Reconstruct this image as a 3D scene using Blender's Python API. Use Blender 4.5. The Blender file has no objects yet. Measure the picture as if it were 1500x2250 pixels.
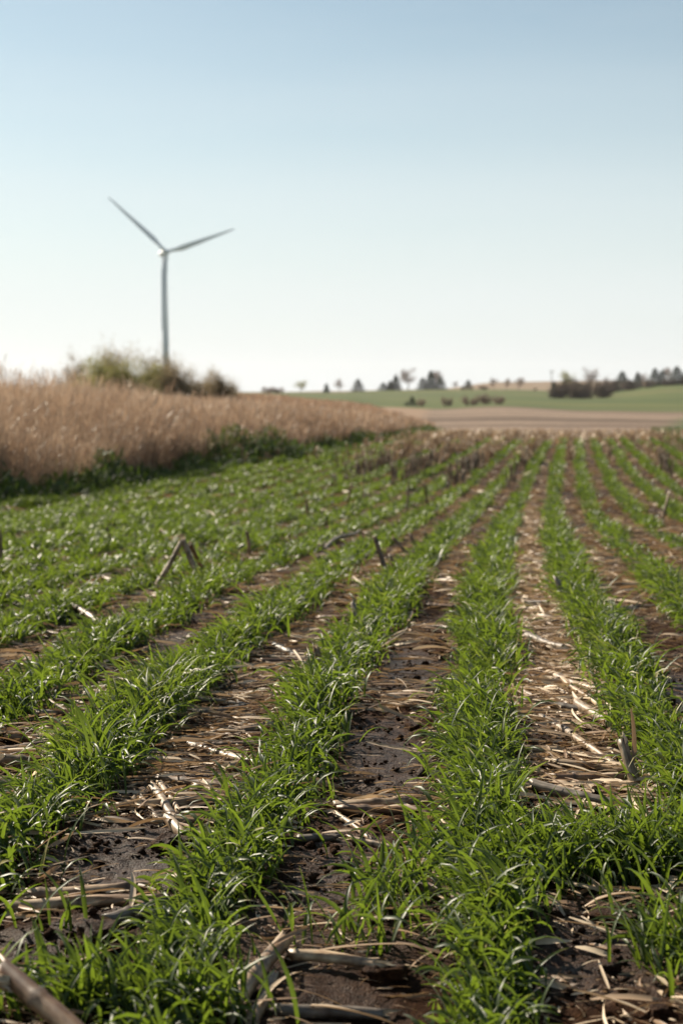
import bpy, bmesh, math, random
import numpy as np
from mathutils import Vector, Matrix, noise as mnoise

R = math.radians
S = bpy.context.scene
random.seed(7)
rng = np.random.default_rng(11)

# ------------------------------------------------------------------ camera
FPX = 3437.0            # focal length in pixels of the 1500 x 2250 photo
HZ = 860.0              # eye level row of the photo
cd = bpy.data.cameras.new('camera')
cam = bpy.data.objects.new('camera', cd)
S.collection.objects.link(cam)
S.camera = cam
cam.location = (0, 0, 0)
cam.rotation_euler = (R(90), 0, 0)
cd.sensor_fit = 'VERTICAL'
cd.sensor_height = 36.0
cd.sensor_width = 24.0
cd.lens = 36.0 * FPX / 2250.0
cd.shift_y = -(1125.0 - HZ) / 2250.0
cd.clip_start = 0.05
cd.clip_end = 20000
cd.dof.use_dof = True
cd.dof.focus_distance = 2.95
cd.dof.aperture_fstop = 5.6
cd.dof.aperture_blades = 7

# ------------------------------------------------------------------ light
SUN_EL, SUN_AZ = R(32), R(-44)       # azimuth from +Y, clockwise
SUN_STR, SKY_STR = 5.0, 0.055
sd = Vector((math.sin(SUN_AZ) * math.cos(SUN_EL), math.cos(SUN_AZ) * math.cos(SUN_EL), math.sin(SUN_EL)))
ld = bpy.data.lights.new('sun', 'SUN')
ld.energy = SUN_STR
ld.angle = R(0.53)
ld.color = (1.0, 0.88, 0.71)
lo = bpy.data.objects.new('sun', ld)
S.collection.objects.link(lo)
lo.rotation_euler = (-sd).to_track_quat('-Z', 'Y').to_euler()
w = bpy.data.worlds.new('World')
S.world = w
w.use_nodes = True
nt = w.node_tree
sky = nt.nodes.new('ShaderNodeTexSky')
sky.sky_type = 'NISHITA'
sky.sun_disc = False
sky.sun_elevation = SUN_EL
sky.sun_rotation = SUN_AZ
sky.altitude = 350
sky.air_density = 1.0
sky.dust_density = 0.6
sky.ozone_density = 1.6
bg = nt.nodes['Background']
# thin spring haze low over the horizon whitens the sky
geo = nt.nodes.new('ShaderNodeTexCoord')
sx = nt.nodes.new('ShaderNodeSeparateXYZ')
nt.links.new(geo.outputs['Generated'], sx.inputs[0])
hr = nt.nodes.new('ShaderNodeValToRGB')
hr.color_ramp.interpolation = 'EASE'
for p_, c_ in ((0.0, .94), (.05, .84), (.11, .57), (.17, .30), (.23, .12), (.5, .04)):
    e_ = hr.color_ramp.elements.new(p_) if p_ not in (0.0,) else hr.color_ramp.elements[0]
    e_.position = p_; e_.color = (c_, c_, c_, 1)
hr.color_ramp.elements[-1].color = (0, 0, 0, 1)
nt.links.new(sx.outputs[2], hr.inputs[0])
hm = nt.nodes.new('ShaderNodeMixRGB')
cn = nt.nodes.new('ShaderNodeTexNoise'); cn.inputs['Scale'].default_value = 5; cn.inputs['Detail'].default_value = 5
cm_ = nt.nodes.new('ShaderNodeMapping'); cm_.inputs['Scale'].default_value = (1, 1, 7)
nt.links.new(geo.outputs['Generated'], cm_.inputs[0]); nt.links.new(cm_.outputs[0], cn.inputs['Vector'])
ca = nt.nodes.new('ShaderNodeMath'); ca.operation = 'MULTIPLY_ADD'; ca.inputs[1].default_value = .16
nt.links.new(cn.outputs[0], ca.inputs[0])
cb = nt.nodes.new('ShaderNodeMath'); cb.operation = 'SUBTRACT'; cb.inputs[1].default_value = .08; cb.use_clamp = True
nt.links.new(hr.outputs[0], ca.inputs[2]); nt.links.new(ca.outputs[0], cb.inputs[0])
nt.links.new(cb.outputs[0], hm.inputs[0])
hs_ = nt.nodes.new('ShaderNodeHueSaturation'); hs_.inputs['Saturation'].default_value = .84
nt.links.new(sky.outputs[0], hs_.inputs['Color'])
tq = nt.nodes.new('ShaderNodeMixRGB'); tq.blend_type = 'MULTIPLY'; tq.inputs[0].default_value = 1
tq.inputs[2].default_value = (.96, 1.01, .95, 1)
nt.links.new(hs_.outputs[0], tq.inputs[1])
nt.links.new(tq.outputs[0], hm.inputs[1])
hm.inputs[2].default_value = (8.05, 8.35, 8.7, 1)
tn = nt.nodes.new('ShaderNodeMixRGB'); tn.blend_type = 'MULTIPLY'; tn.inputs[0].default_value = 1
tn.inputs[2].default_value = (.98, 1.0, .975, 1)
nt.links.new(hm.outputs[0], tn.inputs[1])
nt.links.new(tn.outputs[0], bg.inputs[0])
bg.inputs[1].default_value = SKY_STR
S.view_settings.view_transform = 'Standard'
S.view_settings.look = 'None'
S.view_settings.gamma = 1
S.view_settings.exposure = 0.96
S.render.engine = 'CYCLES'
S.cycles.max_bounces = 8
S.cycles.transparent_max_bounces = 8
S.cycles.use_denoising = True

# ------------------------------------------------------------------ helpers
def link(o):
    S.collection.objects.link(o)
    return o

def tag(o, label=None, cat=None, group=None, kind=None):
    if label: o['label'] = label
    if cat: o['category'] = cat
    if group: o['group'] = group
    if kind: o['kind'] = kind
    return o

def empty(name, loc, rz=0.0):
    o = bpy.data.objects.new(name, None)
    o.empty_display_size = 0.1
    o.location = loc
    o.rotation_euler = (0, 0, rz)
    return link(o)

def copy_tree(o, parent=None):
    c = o.copy()
    link(c)
    c.parent = parent
    for ch in list(o.children):
        copy_tree(ch, c)
    return c

def np_mesh(name, verts, faces, mat, attrs=None, smooth=True, parent=None, mats=None, midx=None):
    """verts (N,3); faces (M,4) quads or (M,3) tris; attrs: name -> (N,) float"""
    verts = np.asarray(verts, dtype=np.float32)
    faces = np.asarray(faces, dtype=np.int32)
    me = bpy.data.meshes.new(name)
    k = faces.shape[1]
    me.vertices.add(len(verts))
    me.vertices.foreach_set('co', verts.ravel())
    me.loops.add(faces.size)
    me.loops.foreach_set('vertex_index', faces.ravel())
    me.polygons.add(len(faces))
    me.polygons.foreach_set('loop_start', np.arange(0, faces.size, k, dtype=np.int32))
    me.polygons.foreach_set('loop_total', np.full(len(faces), k, dtype=np.int32))
    if smooth:
        me.polygons.foreach_set('use_smooth', np.ones(len(faces), dtype=bool))
    me.update(calc_edges=True)
    for a, v in (attrs or {}).items():
        at_ = me.attributes.new(a, 'FLOAT', 'POINT')
        at_.data.foreach_set('value', np.asarray(v, dtype=np.float32))
    me.materials.append(mat)
    o = link(bpy.data.objects.new(name, me))
    o.parent = parent
    return o

def _hash(ix, iy, seed):
    h = (ix.astype(np.int64) * 374761393 + iy.astype(np.int64) * 668265263 + seed * 1442695041) & 0xffffffff
    h = ((h ^ (h >> 13)) * 1274126177) & 0xffffffff
    return ((h ^ (h >> 16)) & 0xffff) / 65535.0

def vnoise(x, y, seed=0):
    x = np.asarray(x, dtype=float); y = np.asarray(y, dtype=float)
    ix = np.floor(x); iy = np.floor(y)
    fx = x - ix; fy = y - iy
    fx = fx * fx * (3 - 2 * fx); fy = fy * fy * (3 - 2 * fy)
    a = _hash(ix, iy, seed); b = _hash(ix + 1, iy, seed)
    c = _hash(ix, iy + 1, seed); d = _hash(ix + 1, iy + 1, seed)
    return (a * (1 - fx) + b * fx) * (1 - fy) + (c * (1 - fx) + d * fx) * fy - 0.5

def fbm(x, y, seed=0, oct=4):
    s = 0; a = 1.0; f = 1.0
    for i in range(oct):
        s = s + a * vnoise(x * f + 17.3 * i, y * f - 9.1 * i, seed + i)
        a *= 0.5; f *= 2.03
    return s

# crop rows
ROW = 0.38
_rz = np.array([0.5, 1.5, 2, 3, 4, 5.7, 8, 10.5, 14, 19, 25, 32, 50])
_rx = np.array([.03, .127, .175, .268, .36, .525, .78, 1.07, 1.52, 2.2, 3.06, 4.1, 6.8])
def rowx(z):
    return np.interp(z, _rz, _rx)
_ez = np.array([0, 10, 17, 20, 26, 30, 40, 46, 62])
_ex = np.array([-7, -5.4, -3.75, -3.0, -2.2, -1.25, .9, 1.8, 3.8])
def edgex(z):
    return np.interp(z, _ez, _ex) + .25 * vnoise(np.asarray(z) * .5, np.asarray(z) * 0, 5)

# ------------------------------------------------------------------ terrain shape
# drop of the ground under eye level along the view (metres)
_zn = np.array([0.5, 2.5, 4, 5.7, 8, 11, 15, 19, 25, 32, 45])
_dn = np.array([.77, .77, .78, .815, .90, 1.03, 1.17, 1.25, 1.28, 1.26, 1.30])
_lz = np.linspace(math.log(.5), math.log(45), 240)
_dd = np.interp(np.exp(_lz), _zn, _dn)
_kern = np.ones(21) / 21
_dd = np.convolve(np.pad(_dd, 10, mode='edge'), _kern, 'valid')
_dd[-1] = 1.30
# far ground: rows of the photo at which the ground stands, by column and distance
FX = np.array([-1500, 0, 560, 740, 850, 950, 1100, 1300, 1500, 3000], float)
FZ = np.array([45, 62, 100, 200, 330, 650, 850, 950, 1500, 2500, 7000], float)
_y45 = HZ + 1.30 / 45 * FPX
FY = np.array([
    [_y45] * 10,
    [905, 905, 917, 927, 938, 942, 941, 942, 944, 944],
    [878, 878, 885, 900, 913, 919, 916, 920, 924, 924],
    [868, 868, 870, 884, 895, 899, 893, 903, 906, 906],
    [866, 866, 868, 876, 884, 887, 884, 888, 890, 888],
    [864, 864, 864, 867, 868, 866, 867, 871, 857, 840],
    [863, 863, 862, 862, 858, 856, 856, 861, 840, 815],
    [863, 863, 862, 862, 859, 857, 858, 861, 842, 820],
    [862, 862, 862, 859, 857, 855, 839, 836, 838, 838],
    [861, 861, 861, 861, 860, 859, 853, 850, 850, 850],
    [861, 861, 861, 861, 861, 861, 860, 860, 860, 860]], float)

def ground0(x, z):
    """large scale ground height at (x, distance z)"""
    x = np.asarray(x, float); z = np.asarray(z, float)
    near = -np.interp(np.log(np.clip(z, .5, 45)), _lz, _dd)
    dd_ = np.clip(np.interp(z, _ez, _ex) - x - .6, 0, 14)
    rise = .072 * dd_ * np.clip((z - 5) / 8, 0, 1) * np.clip((75 - z) / 30, 0, 1)
    zc = np.clip(z, 45, 7000)
    px = 750 + x / np.maximum(zc, 1) * FPX
    px = np.clip(px, FX[0], FX[-1])
    i = np.clip(np.searchsorted(FX, px) - 1, 0, len(FX) - 2)
    j = np.clip(np.searchsorted(FZ, zc) - 1, 0, len(FZ) - 2)
    tx = (px - FX[i]) / (FX[i + 1] - FX[i]); tx = tx * tx * (3 - 2 * tx)
    tz = (np.log(zc) - np.log(FZ[j])) / (np.log(FZ[j + 1]) - np.log(FZ[j]))
    y = (FY[j, i] * (1 - tx) + FY[j, i + 1] * tx) * (1 - tz) + (FY[j + 1, i] * (1 - tx) + FY[j + 1, i + 1] * tx) * tz
    far = -(y - HZ) / FPX * zc
    return np.where(z < 45, near, far) + rise

BARE = []
def bare(x, z):
    m = np.zeros(np.shape(x))
    for c, rx_, ry_ in BARE:
        d = ((x - c.x) / rx_) ** 2 + ((z - c.y) / ry_) ** 2
        m = np.maximum(m, np.clip(1.5 - d + .9 * vnoise(np.asarray(x) * 14, np.asarray(z) * 14, 55), 0, 1))
    return m

def micro(x, z):
    f = np.clip((30 - z) / 20, 0, 1)
    m = 0.024 * fbm(x * 3.1, z * 3.1, 3, 3) + 0.014 * np.abs(fbm(x * 14, z * 14, 9, 3)) + 0.010 * fbm(x * 55, z * 55, 21, 2)
    # smooth, washed patches: lower relief
    p = np.clip(fbm(x * 2.3 + 4, z * 2.3, 31, 2) * 3 + .3, 0, 1)
    return m * f * (0.45 + 0.9 * (1 - p)) * (1 - .45 * bare(x, z)) if BARE else m * f * (0.45 + 0.9 * (1 - p))

def gh(x, z):
    return ground0(x, z) + micro(np.asarray(x, float), np.asarray(z, float))

def at(px, py, up=0.0):
    """first ground point seen at a place of the photo (distance solved on the terrain)"""
    u = (px - 750) / FPX; v = (py - HZ) / FPX
    for z in np.geomspace(1.2, 3000, 1500):
        if float(ground0(u * z, z)) >= -v * z:
            break
    return Vector((u * z, z, float(gh(u * z, z)) + up))

# washed, wet, nearly bare places
BARE[:] = [(at(a_, b_), r1_, r2_) for a_, b_, r1_, r2_ in ((290, 1890, .16, .20), (150, 2080, .14, .10), (760, 1900, .10, .28), (830, 1650, .09, .35), (900, 1470, .09, .40),
        (1330, 2060, .13, .22), (1480, 1530, .12, .5), (60, 1800, .10, .14))]
# ------------------------------------------------------------------ materials
def mat(name):
    m = bpy.data.materials.new(name)
    m.use_nodes = True
    n = m.node_tree.nodes
    return m, n, m.node_tree.links, n['Principled BSDF']

def ramp(n, pts):
    r = n.new('ShaderNodeValToRGB')
    e = r.color_ramp.elements
    e[0].position, e[0].color = pts[0][0], (*pts[0][1], 1)
    e[1].position, e[1].color = pts[-1][0], (*pts[-1][1], 1)
    for p, c in pts[1:-1]:
        q = e.new(p); q.color = (*c, 1)
    return r

def noise_node(n, l, scale, detail=4, rough=.55, vec=None, stretch=None):
    t = n.new('ShaderNodeTexNoise')
    t.inputs['Scale'].default_value = scale
    t.inputs['Detail'].default_value = detail
    t.inputs['Roughness'].default_value = rough
    if vec is None:
        vec = n.new('ShaderNodeTexCoord').outputs['Object']
    if stretch:
        mp = n.new('ShaderNodeMapping'); mp.inputs['Scale'].default_value = stretch
        l.new(vec, mp.inputs[0]); vec = mp.outputs[0]
    l.new(vec, t.inputs['Vector'])
    return t

def leaf_mat(name, cols, tcol, trans=.42, rough=.38, attr='var'):
    m, n, l, b = mat(name)
    a = n.new('ShaderNodeAttribute'); a.attribute_name = attr
    r = ramp(n, cols)
    l.new(a.outputs['Fac'], r.inputs[0])
    l.new(r.outputs[0], b.inputs['Base Color'])
    b.inputs['Roughness'].default_value = rough
    b.inputs['Specular IOR Level'].default_value = .38
    t = n.new('ShaderNodeBsdfTranslucent')
    mx = n.new('ShaderNodeMixRGB'); mx.blend_type = 'MIX'; mx.inputs[0].default_value = .7
    l.new(r.outputs[0], mx.inputs[1]); mx.inputs[2].default_value = (*tcol, 1)
    l.new(mx.outputs[0], t.inputs[0])
    mix = n.new('ShaderNodeMixShader'); mix.inputs[0].default_value = trans
    l.new(b.outputs[0], mix.inputs[1]); l.new(t.outputs[0], mix.inputs[2])
    l.new(mix.outputs[0], n['Material Output'].inputs[0])
    return m

M = {}
M['blade'] = leaf_mat('rye_leaf', [(0, (.015, .034, .010)), (.5, (.038, .066, .016)), (.9, (.090, .120, .026)), (1, (.30, .25, .08))], (.25, .36, .025), .38, .46)
M['forb'] = leaf_mat('forb_leaf', [(0, (.02, .045, .012)), (1, (.055, .095, .025))], (.12, .18, .02), .3, .7)
M['prairie'] = leaf_mat('dry_prairie', [(0, (.085, .052, .032)), (.5, (.25, .165, .112)), (1, (.60, .475, .345))], (.42, .285, .19), .36, .45)
M['husk'] = leaf_mat('dry_husk', [(0, (.055, .028, .014)), (.45, (.28, .175, .10)), (1, (.76, .62, .44))], (.40, .25, .12), .22, .5)
M['shrub'] = leaf_mat('shrub_leaf', [(0, (.17, .13, .08)), (.5, (.28, .22, .125)), (1, (.40, .34, .18))], (.30, .23, .13), .38, .7)
M['twig'] = leaf_mat('bare_twig', [(0, (.16, .11, .09)), (1, (.32, .23, .19))], (.24, .18, .14), .3, .8)
M['hedge'] = leaf_mat('hedge_twig', [(0, (.06, .04, .03)), (1, (.15, .10, .075))], (.08, .06, .04), .2, .8)
M['needle'] = leaf_mat('needles', [(0, (.018, .03, .018)), (1, (.04, .06, .03))], (.03, .05, .02), .12, .7)
M['bud'] = leaf_mat('budding_leaf', [(0, (.16, .14, .06)), (1, (.33, .31, .12))], (.36, .36, .12), .42, .7)

M['blade'].node_tree.nodes['Principled BSDF'].inputs['Specular IOR Level'].default_value = .45
M['prairie'].node_tree.nodes['Principled BSDF'].inputs['Specular IOR Level'].default_value = .12
M['blade'].node_tree.nodes['Principled BSDF'].inputs['Sheen Weight'].default_value = .12
M['blade'].node_tree.nodes['Principled BSDF'].inputs['Sheen Roughness'].default_value = .35

def soil_mat():
    m, n, l, b = mat('wet_soil')
    tc = n.new('ShaderNodeTexCoord').outputs['Object']
    n1 = noise_node(n, l, 2.3, 5, .6, tc)
    n2 = noise_node(n, l, 60, 4, .7, tc)
    n3 = noise_node(n, l, 260, 3, .7, tc)
    r = ramp(n, [(.34, (.011, .0048, .0024)), (.5, (.034, .0155, .0078)), (.64, (.082, .042, .021))])
    mx = n.new('ShaderNodeMixRGB'); mx.inputs[0].default_value = .55
    l.new(n1.outputs[0], mx.inputs[1]); l.new(n2.outputs[0], mx.inputs[2])
    l.new(mx.outputs[0], r.inputs[0])
    # sparse straw flecks lying on the soil
    v = n.new('ShaderNodeTexVoronoi'); v.inputs['Scale'].default_value = 95
    mp = n.new('ShaderNodeMapping'); mp.inputs['Scale'].default_value = (1, 2.6, 1); mp.inputs['Rotation'].default_value = (0, 0, .6)
    nw = noise_node(n, l, 7, 2, .5, tc)
    ad = n.new('ShaderNodeVectorMath'); ad.operation = 'ADD'
    l.new(tc, ad.inputs[0]); l.new(nw.outputs['Color'], ad.inputs[1])
    l.new(ad.outputs[0], mp.inputs[0]); l.new(mp.outputs[0], v.inputs['Vector'])
    fr = ramp(n, [(.16, (1, 1, 1)), (.24, (0, 0, 0))])
    l.new(v.outputs['Distance'], fr.inputs[0])
    vm = ramp(n, [(.72, (0, 0, 0)), (.78, (1, 1, 1))])
    l.new(v.outputs['Color'], vm.inputs[0])
    mul = n.new('ShaderNodeMath'); mul.operation = 'MULTIPLY'
    l.new(fr.outputs[0], mul.inputs[0]); l.new(vm.outputs[0], mul.inputs[1])
    mc = n.new('ShaderNodeMixRGB'); l.new(mul.outputs[0], mc.inputs[0])
    l.new(r.outputs[0], mc.inputs[1]); mc.inputs[2].default_value = (.20, .13, .08, 1)
    l.new(mc.outputs[0], b.inputs['Base Color'])
    n4 = noise_node(n, l, 3.0, 4, .6, tc)
    rr = n.new('ShaderNodeMapRange'); rr.inputs[1].default_value = .42; rr.inputs[2].default_value = .6
    rr.inputs[3].default_value = .50; rr.inputs[4].default_value = .9; b.inputs['Specular IOR Level'].default_value = .18
    l.new(n4.outputs[0], rr.inputs[0]); 
    wr = n.new('ShaderNodeAttribute'); wr.attribute_name = 'wet'
    wm = n.new('ShaderNodeMixRGB'); l.new(wr.outputs['Fac'], wm.inputs[0]); l.new(rr.outputs[0], wm.inputs[1]); wm.inputs[2].default_value = (.46, .46, .46, 1)
    l.new(wm.outputs[0], b.inputs['Roughness'])
    rs = n.new('ShaderNodeMapRange'); rs.inputs[1].default_value = .42; rs.inputs[2].default_value = .54
    rs.inputs[3].default_value = .10; rs.inputs[4].default_value = .04
    l.new(n4.outputs[0], rs.inputs[0])
    wa = n.new('ShaderNodeAttribute'); wa.attribute_name = 'wet'
    ws = n.new('ShaderNodeMath'); ws.operation = 'MULTIPLY_ADD'; ws.inputs[1].default_value = .07
    l.new(wa.outputs['Fac'], ws.inputs[0]); l.new(rs.outputs[0], ws.inputs[2]); l.new(ws.outputs[0], b.inputs['Specular IOR Level'])
    b1 = n.new('ShaderNodeBump'); b1.inputs['Distance'].default_value = .010; b1.inputs['Strength'].default_value = .8
    l.new(n2.outputs[0], b1.inputs['Height'])
    b2 = n.new('ShaderNodeBump'); b2.inputs['Distance'].default_value = .005; b2.inputs['Strength'].default_value = .9
    l.new(n3.outputs[0], b2.inputs['Height']); l.new(b1.outputs[0], b2.inputs['Normal'])
    l.new(b2.outputs[0], b.inputs['Normal'])
    return m
M['soil'] = soil_mat()

def field_mat(name, cols, scale, stretch, rough=.9, attr=None, acol=None, fine=None, track=False):
    m, n, l, b = mat(name)
    t = noise_node(n, l, scale, 6, .65, None, stretch)
    r = ramp(n, cols)
    l.new(t.outputs[0], r.inputs[0])
    out = r.outputs[0]
    if fine:
        f = noise_node(n, l, fine, 4, .7, None, (1, .35, 1))
        mm = n.new('ShaderNodeMixRGB'); mm.blend_type = 'OVERLAY'; mm.inputs[0].default_value = .55
        l.new(out, mm.inputs[1]); l.new(f.outputs[0], mm.inputs[2]); out = mm.outputs[0]
    if attr:
        a = n.new('ShaderNodeAttribute'); a.attribute_name = attr
        mx = n.new('ShaderNodeMixRGB'); l.new(a.outputs['Fac'], mx.inputs[0])
        l.new(out, mx.inputs[1]); mx.inputs[2].default_value = (*acol, 1)
        out = mx.outputs[0]
    if track:
        a = n.new('ShaderNodeAttribute'); a.attribute_name = 'grassy'
        mx = n.new('ShaderNodeMixRGB'); l.new(a.outputs['Fac'], mx.inputs[0])
        l.new(out, mx.inputs[1]); mx.inputs[2].default_value = (.25, .165, .105, 1)
        out = mx.outputs[0]
        a = n.new('ShaderNodeAttribute'); a.attribute_name = 'track'
        mx = n.new('ShaderNodeMixRGB'); l.new(a.outputs['Fac'], mx.inputs[0]); mx.blend_type = 'MULTIPLY'
        l.new(out, mx.inputs[1]); mx.inputs[2].default_value = (.55, .5, .5, 1)
        out = mx.outputs[0]
    l.new(out, b.inputs['Base Color'])
    b.inputs['Roughness'].default_value = rough
    b.inputs['Specular IOR Level'].default_value = .2
    return m
M['stubble_field'] = field_mat('stubble_field', [(.38, (.085, .055, .036)), (.5, (.155, .105, .072)), (.60, (.26, .19, .135))], .05, (.25, 1.2, 1), attr='green', acol=(.06, .095, .025), fine=1.5, track=True)
M['green_field'] = field_mat('green_field', [(.36, (.042, .066, .013)), (.52, (.072, .092, .018)), (.64, (.125, .115, .036))], .006, (1, 1.5, 1), attr='tan', acol=(.22, .17, .09))
M['far_hill'] = field_mat('far_hill', [(.3, (.17, .12, .075)), (.7, (.25, .18, .115))], .006, (1, 1, 1))

def stalk_mat(name, c0, c1, band, rough=.5):
    m, n, l, b = mat(name)
    tc = n.new('ShaderNodeTexCoord').outputs['Generated']
    oi = n.new('ShaderNodeObjectInfo')
    ob = n.new('ShaderNodeTexCoord').outputs['Object']
    st = noise_node(n, l, 90, 4, .6, ob, (.05, 1, 1))
    r = ramp(n, [(.32, tuple(x * .45 for x in c0)), (.5, c0), (.7, c1)])
    l.new(st.outputs[0], r.inputs[0])
    # grey mould and dirt blotches
    bl = noise_node(n, l, 16, 4, .7, ob, (.6, 1, 1))
    br = ramp(n, [(.44, (1, 1, 1)), (.6, band)])
    l.new(bl.outputs[0], br.inputs[0])
    mx = n.new('ShaderNodeMixRGB'); mx.blend_type = 'MULTIPLY'; mx.inputs[0].default_value = .9
    l.new(r.outputs[0], mx.inputs[1]); l.new(br.outputs[0], mx.inputs[2])
    ra = n.new('ShaderNodeAttribute'); ra.attribute_name = 'ring'
    rm = n.new('ShaderNodeMixRGB'); l.new(ra.outputs['Fac'], rm.inputs[0]); l.new(mx.outputs[0], rm.inputs[1]); rm.inputs[2].default_value = (.05, .03, .018, 1)
    hs = n.new('ShaderNodeHueSaturation'); l.new(rm.outputs[0], hs.inputs['Color'])
    mr = n.new('ShaderNodeMapRange'); mr.inputs[3].default_value = .62; mr.inputs[4].default_value = 1.25
    l.new(oi.outputs['Random'], mr.inputs[0]); l.new(mr.outputs[0], hs.inputs['Value'])
    l.new(hs.outputs[0], b.inputs['Base Color'])
    b.inputs['Roughness'].default_value = rough
    bp = n.new('ShaderNodeBump'); bp.inputs['Distance'].default_value = .002; bp.inputs['Strength'].default_value = .7
    l.new(st.outputs[0], bp.inputs['Height']); l.new(bp.outputs[0], b.inputs['Normal'])
    return m
M['stalk'] = stalk_mat('dry_stalk', (.38, .275, .17), (.62, .50, .34), (.30, .22, .16))
M['stalk_brown'] = stalk_mat('brown_stalk', (.22, .13, .07), (.38, .25, .135), (.4, .3, .25))
M['stalk_grey'] = stalk_mat('grey_stalk', (.20, .165, .13), (.34, .29, .235), (.4, .36, .33))
M['pith'] = field_mat('stalk_pith', [(.3, (.45, .36, .25)), (.7, (.60, .52, .38))], 40, (1, 1, 1))

def plain(name, col, rough, bumpy=0):
    m, n, l, b = mat(name)
    t = noise_node(n, l, 1.3, 4)
    r = ramp(n, [(.3, tuple(c * .85 for c in col)), (.7, col)])
    l.new(t.outputs[0], r.inputs[0]); l.new(r.outputs[0], b.inputs['Base Color'])
    b.inputs['Roughness'].default_value = rough
    return m
M['turbine'] = plain('turbine_paint', (.66, .70, .76), .45)
M['wood'] = plain('weathered_pole', (.16, .13, .10), .85)
M['bark'] = plain('bark', (.10, .08, .06), .9)
M['metal'] = plain('grey_metal', (.4, .4, .4), .5)

# ------------------------------------------------------------------ ground sheets
def grid_faces(nr, nc):
    i = np.arange(nr - 1)[:, None] * nc + np.arange(nc - 1)[None, :]
    return np.stack([i, i + 1, i + nc + 1, i + nc], -1).reshape(-1, 4)

def sheet(name, zs, s, half, mt, attrf=None, mic=False):
    zs = np.asarray(zs, float)
    X = s[None, :] * half(zs)[:, None]
    Z = np.repeat(zs[:, None], len(s), 1)
    H = gh(X, Z) if mic else ground0(X, Z)
    V = np.stack([X, Z, H], -1).reshape(-1, 3)
    at_ = {k: f(X, Z).ravel() for k, f in (attrf or {}).items()}
    o = np_mesh(name, V, grid_faces(len(zs), len(s)), mt, at_)
    return tag(o, kind='structure')

zs = np.concatenate([[-25, -12, -6, -3, -1, 0, .5, .9], np.geomspace(1.2, 9, 430), np.geomspace(9.15, 45, 130)])
s_in = np.linspace(-1, 1, 430)
s_out = np.geomspace(1.05, 14, 12)
sheet('soil_ground', zs, np.concatenate([-s_out[::-1], s_in, s_out]), lambda z: .36 * np.maximum(z, 0) + 1.3, M['soil'], {'wet': bare}, mic=True)

far_s = np.linspace(-1, 1, 241)
fh = lambda z: 1.1 * z + 180
def waterway(X, Z):
    px = 750 + X / Z * FPX
    py = HZ - ground0(X, Z) / Z * FPX
    e = 1496 - (py - 918) * 2.0 + 20 * vnoise(X * .2, Z * .2, 8)
    return np.clip((px - e) / 30, 0, 1) * np.clip((py - 912) / 8, 0, 1)
far_s2 = np.sign(far_s) * np.abs(far_s) ** 1.8
def grassy(X, Z):
    px = 750 + X / Z * FPX
    return np.clip((938 + 14 * vnoise(X * .3, Z * .1, 18) - px) / 8, 0, 1)
def tracks(X, Z):
    c1 = 66 + .9 * (X - 8) + 2 * vnoise(X * .1, Z * 0, 6); c2 = c1 + 3.2
    m1 = np.exp(-((Z - c1) / .9) ** 2) + np.exp(-((Z - c2) / .9) ** 2) + .6 * np.exp(-((Z - c1 - 20 - X * .2) / 2) ** 2)
    return np.clip(m1, 0, 1) * np.clip((X - 5) / 4, 0, 1) * (.7 + .6 * vnoise(X * .5, Z * .3, 16))
sheet('harvested_field', np.geomspace(45, 200, 220), far_s2, fh, M['stubble_field'], {'green': waterway, 'track': tracks, 'grassy': grassy})
def tanpatch(X, Z):
    px = 750 + X / Z * FPX
    a = np.clip(1 - np.abs((Z - 225) / 18), 0, 1) * np.clip((px - 1180) / 60, 0, 1)
    return np.clip(a * (.6 + 1.5 * vnoise(X * .03, Z * .1, 4)), 0, 1)
sheet('green_field', np.geomspace(200, 950, 70), far_s2, fh, M['green_field'], {'tan': tanpatch})
sheet('far_hill', np.geomspace(950, 7000, 50), far_s2, fh, M['far_hill'])

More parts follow.
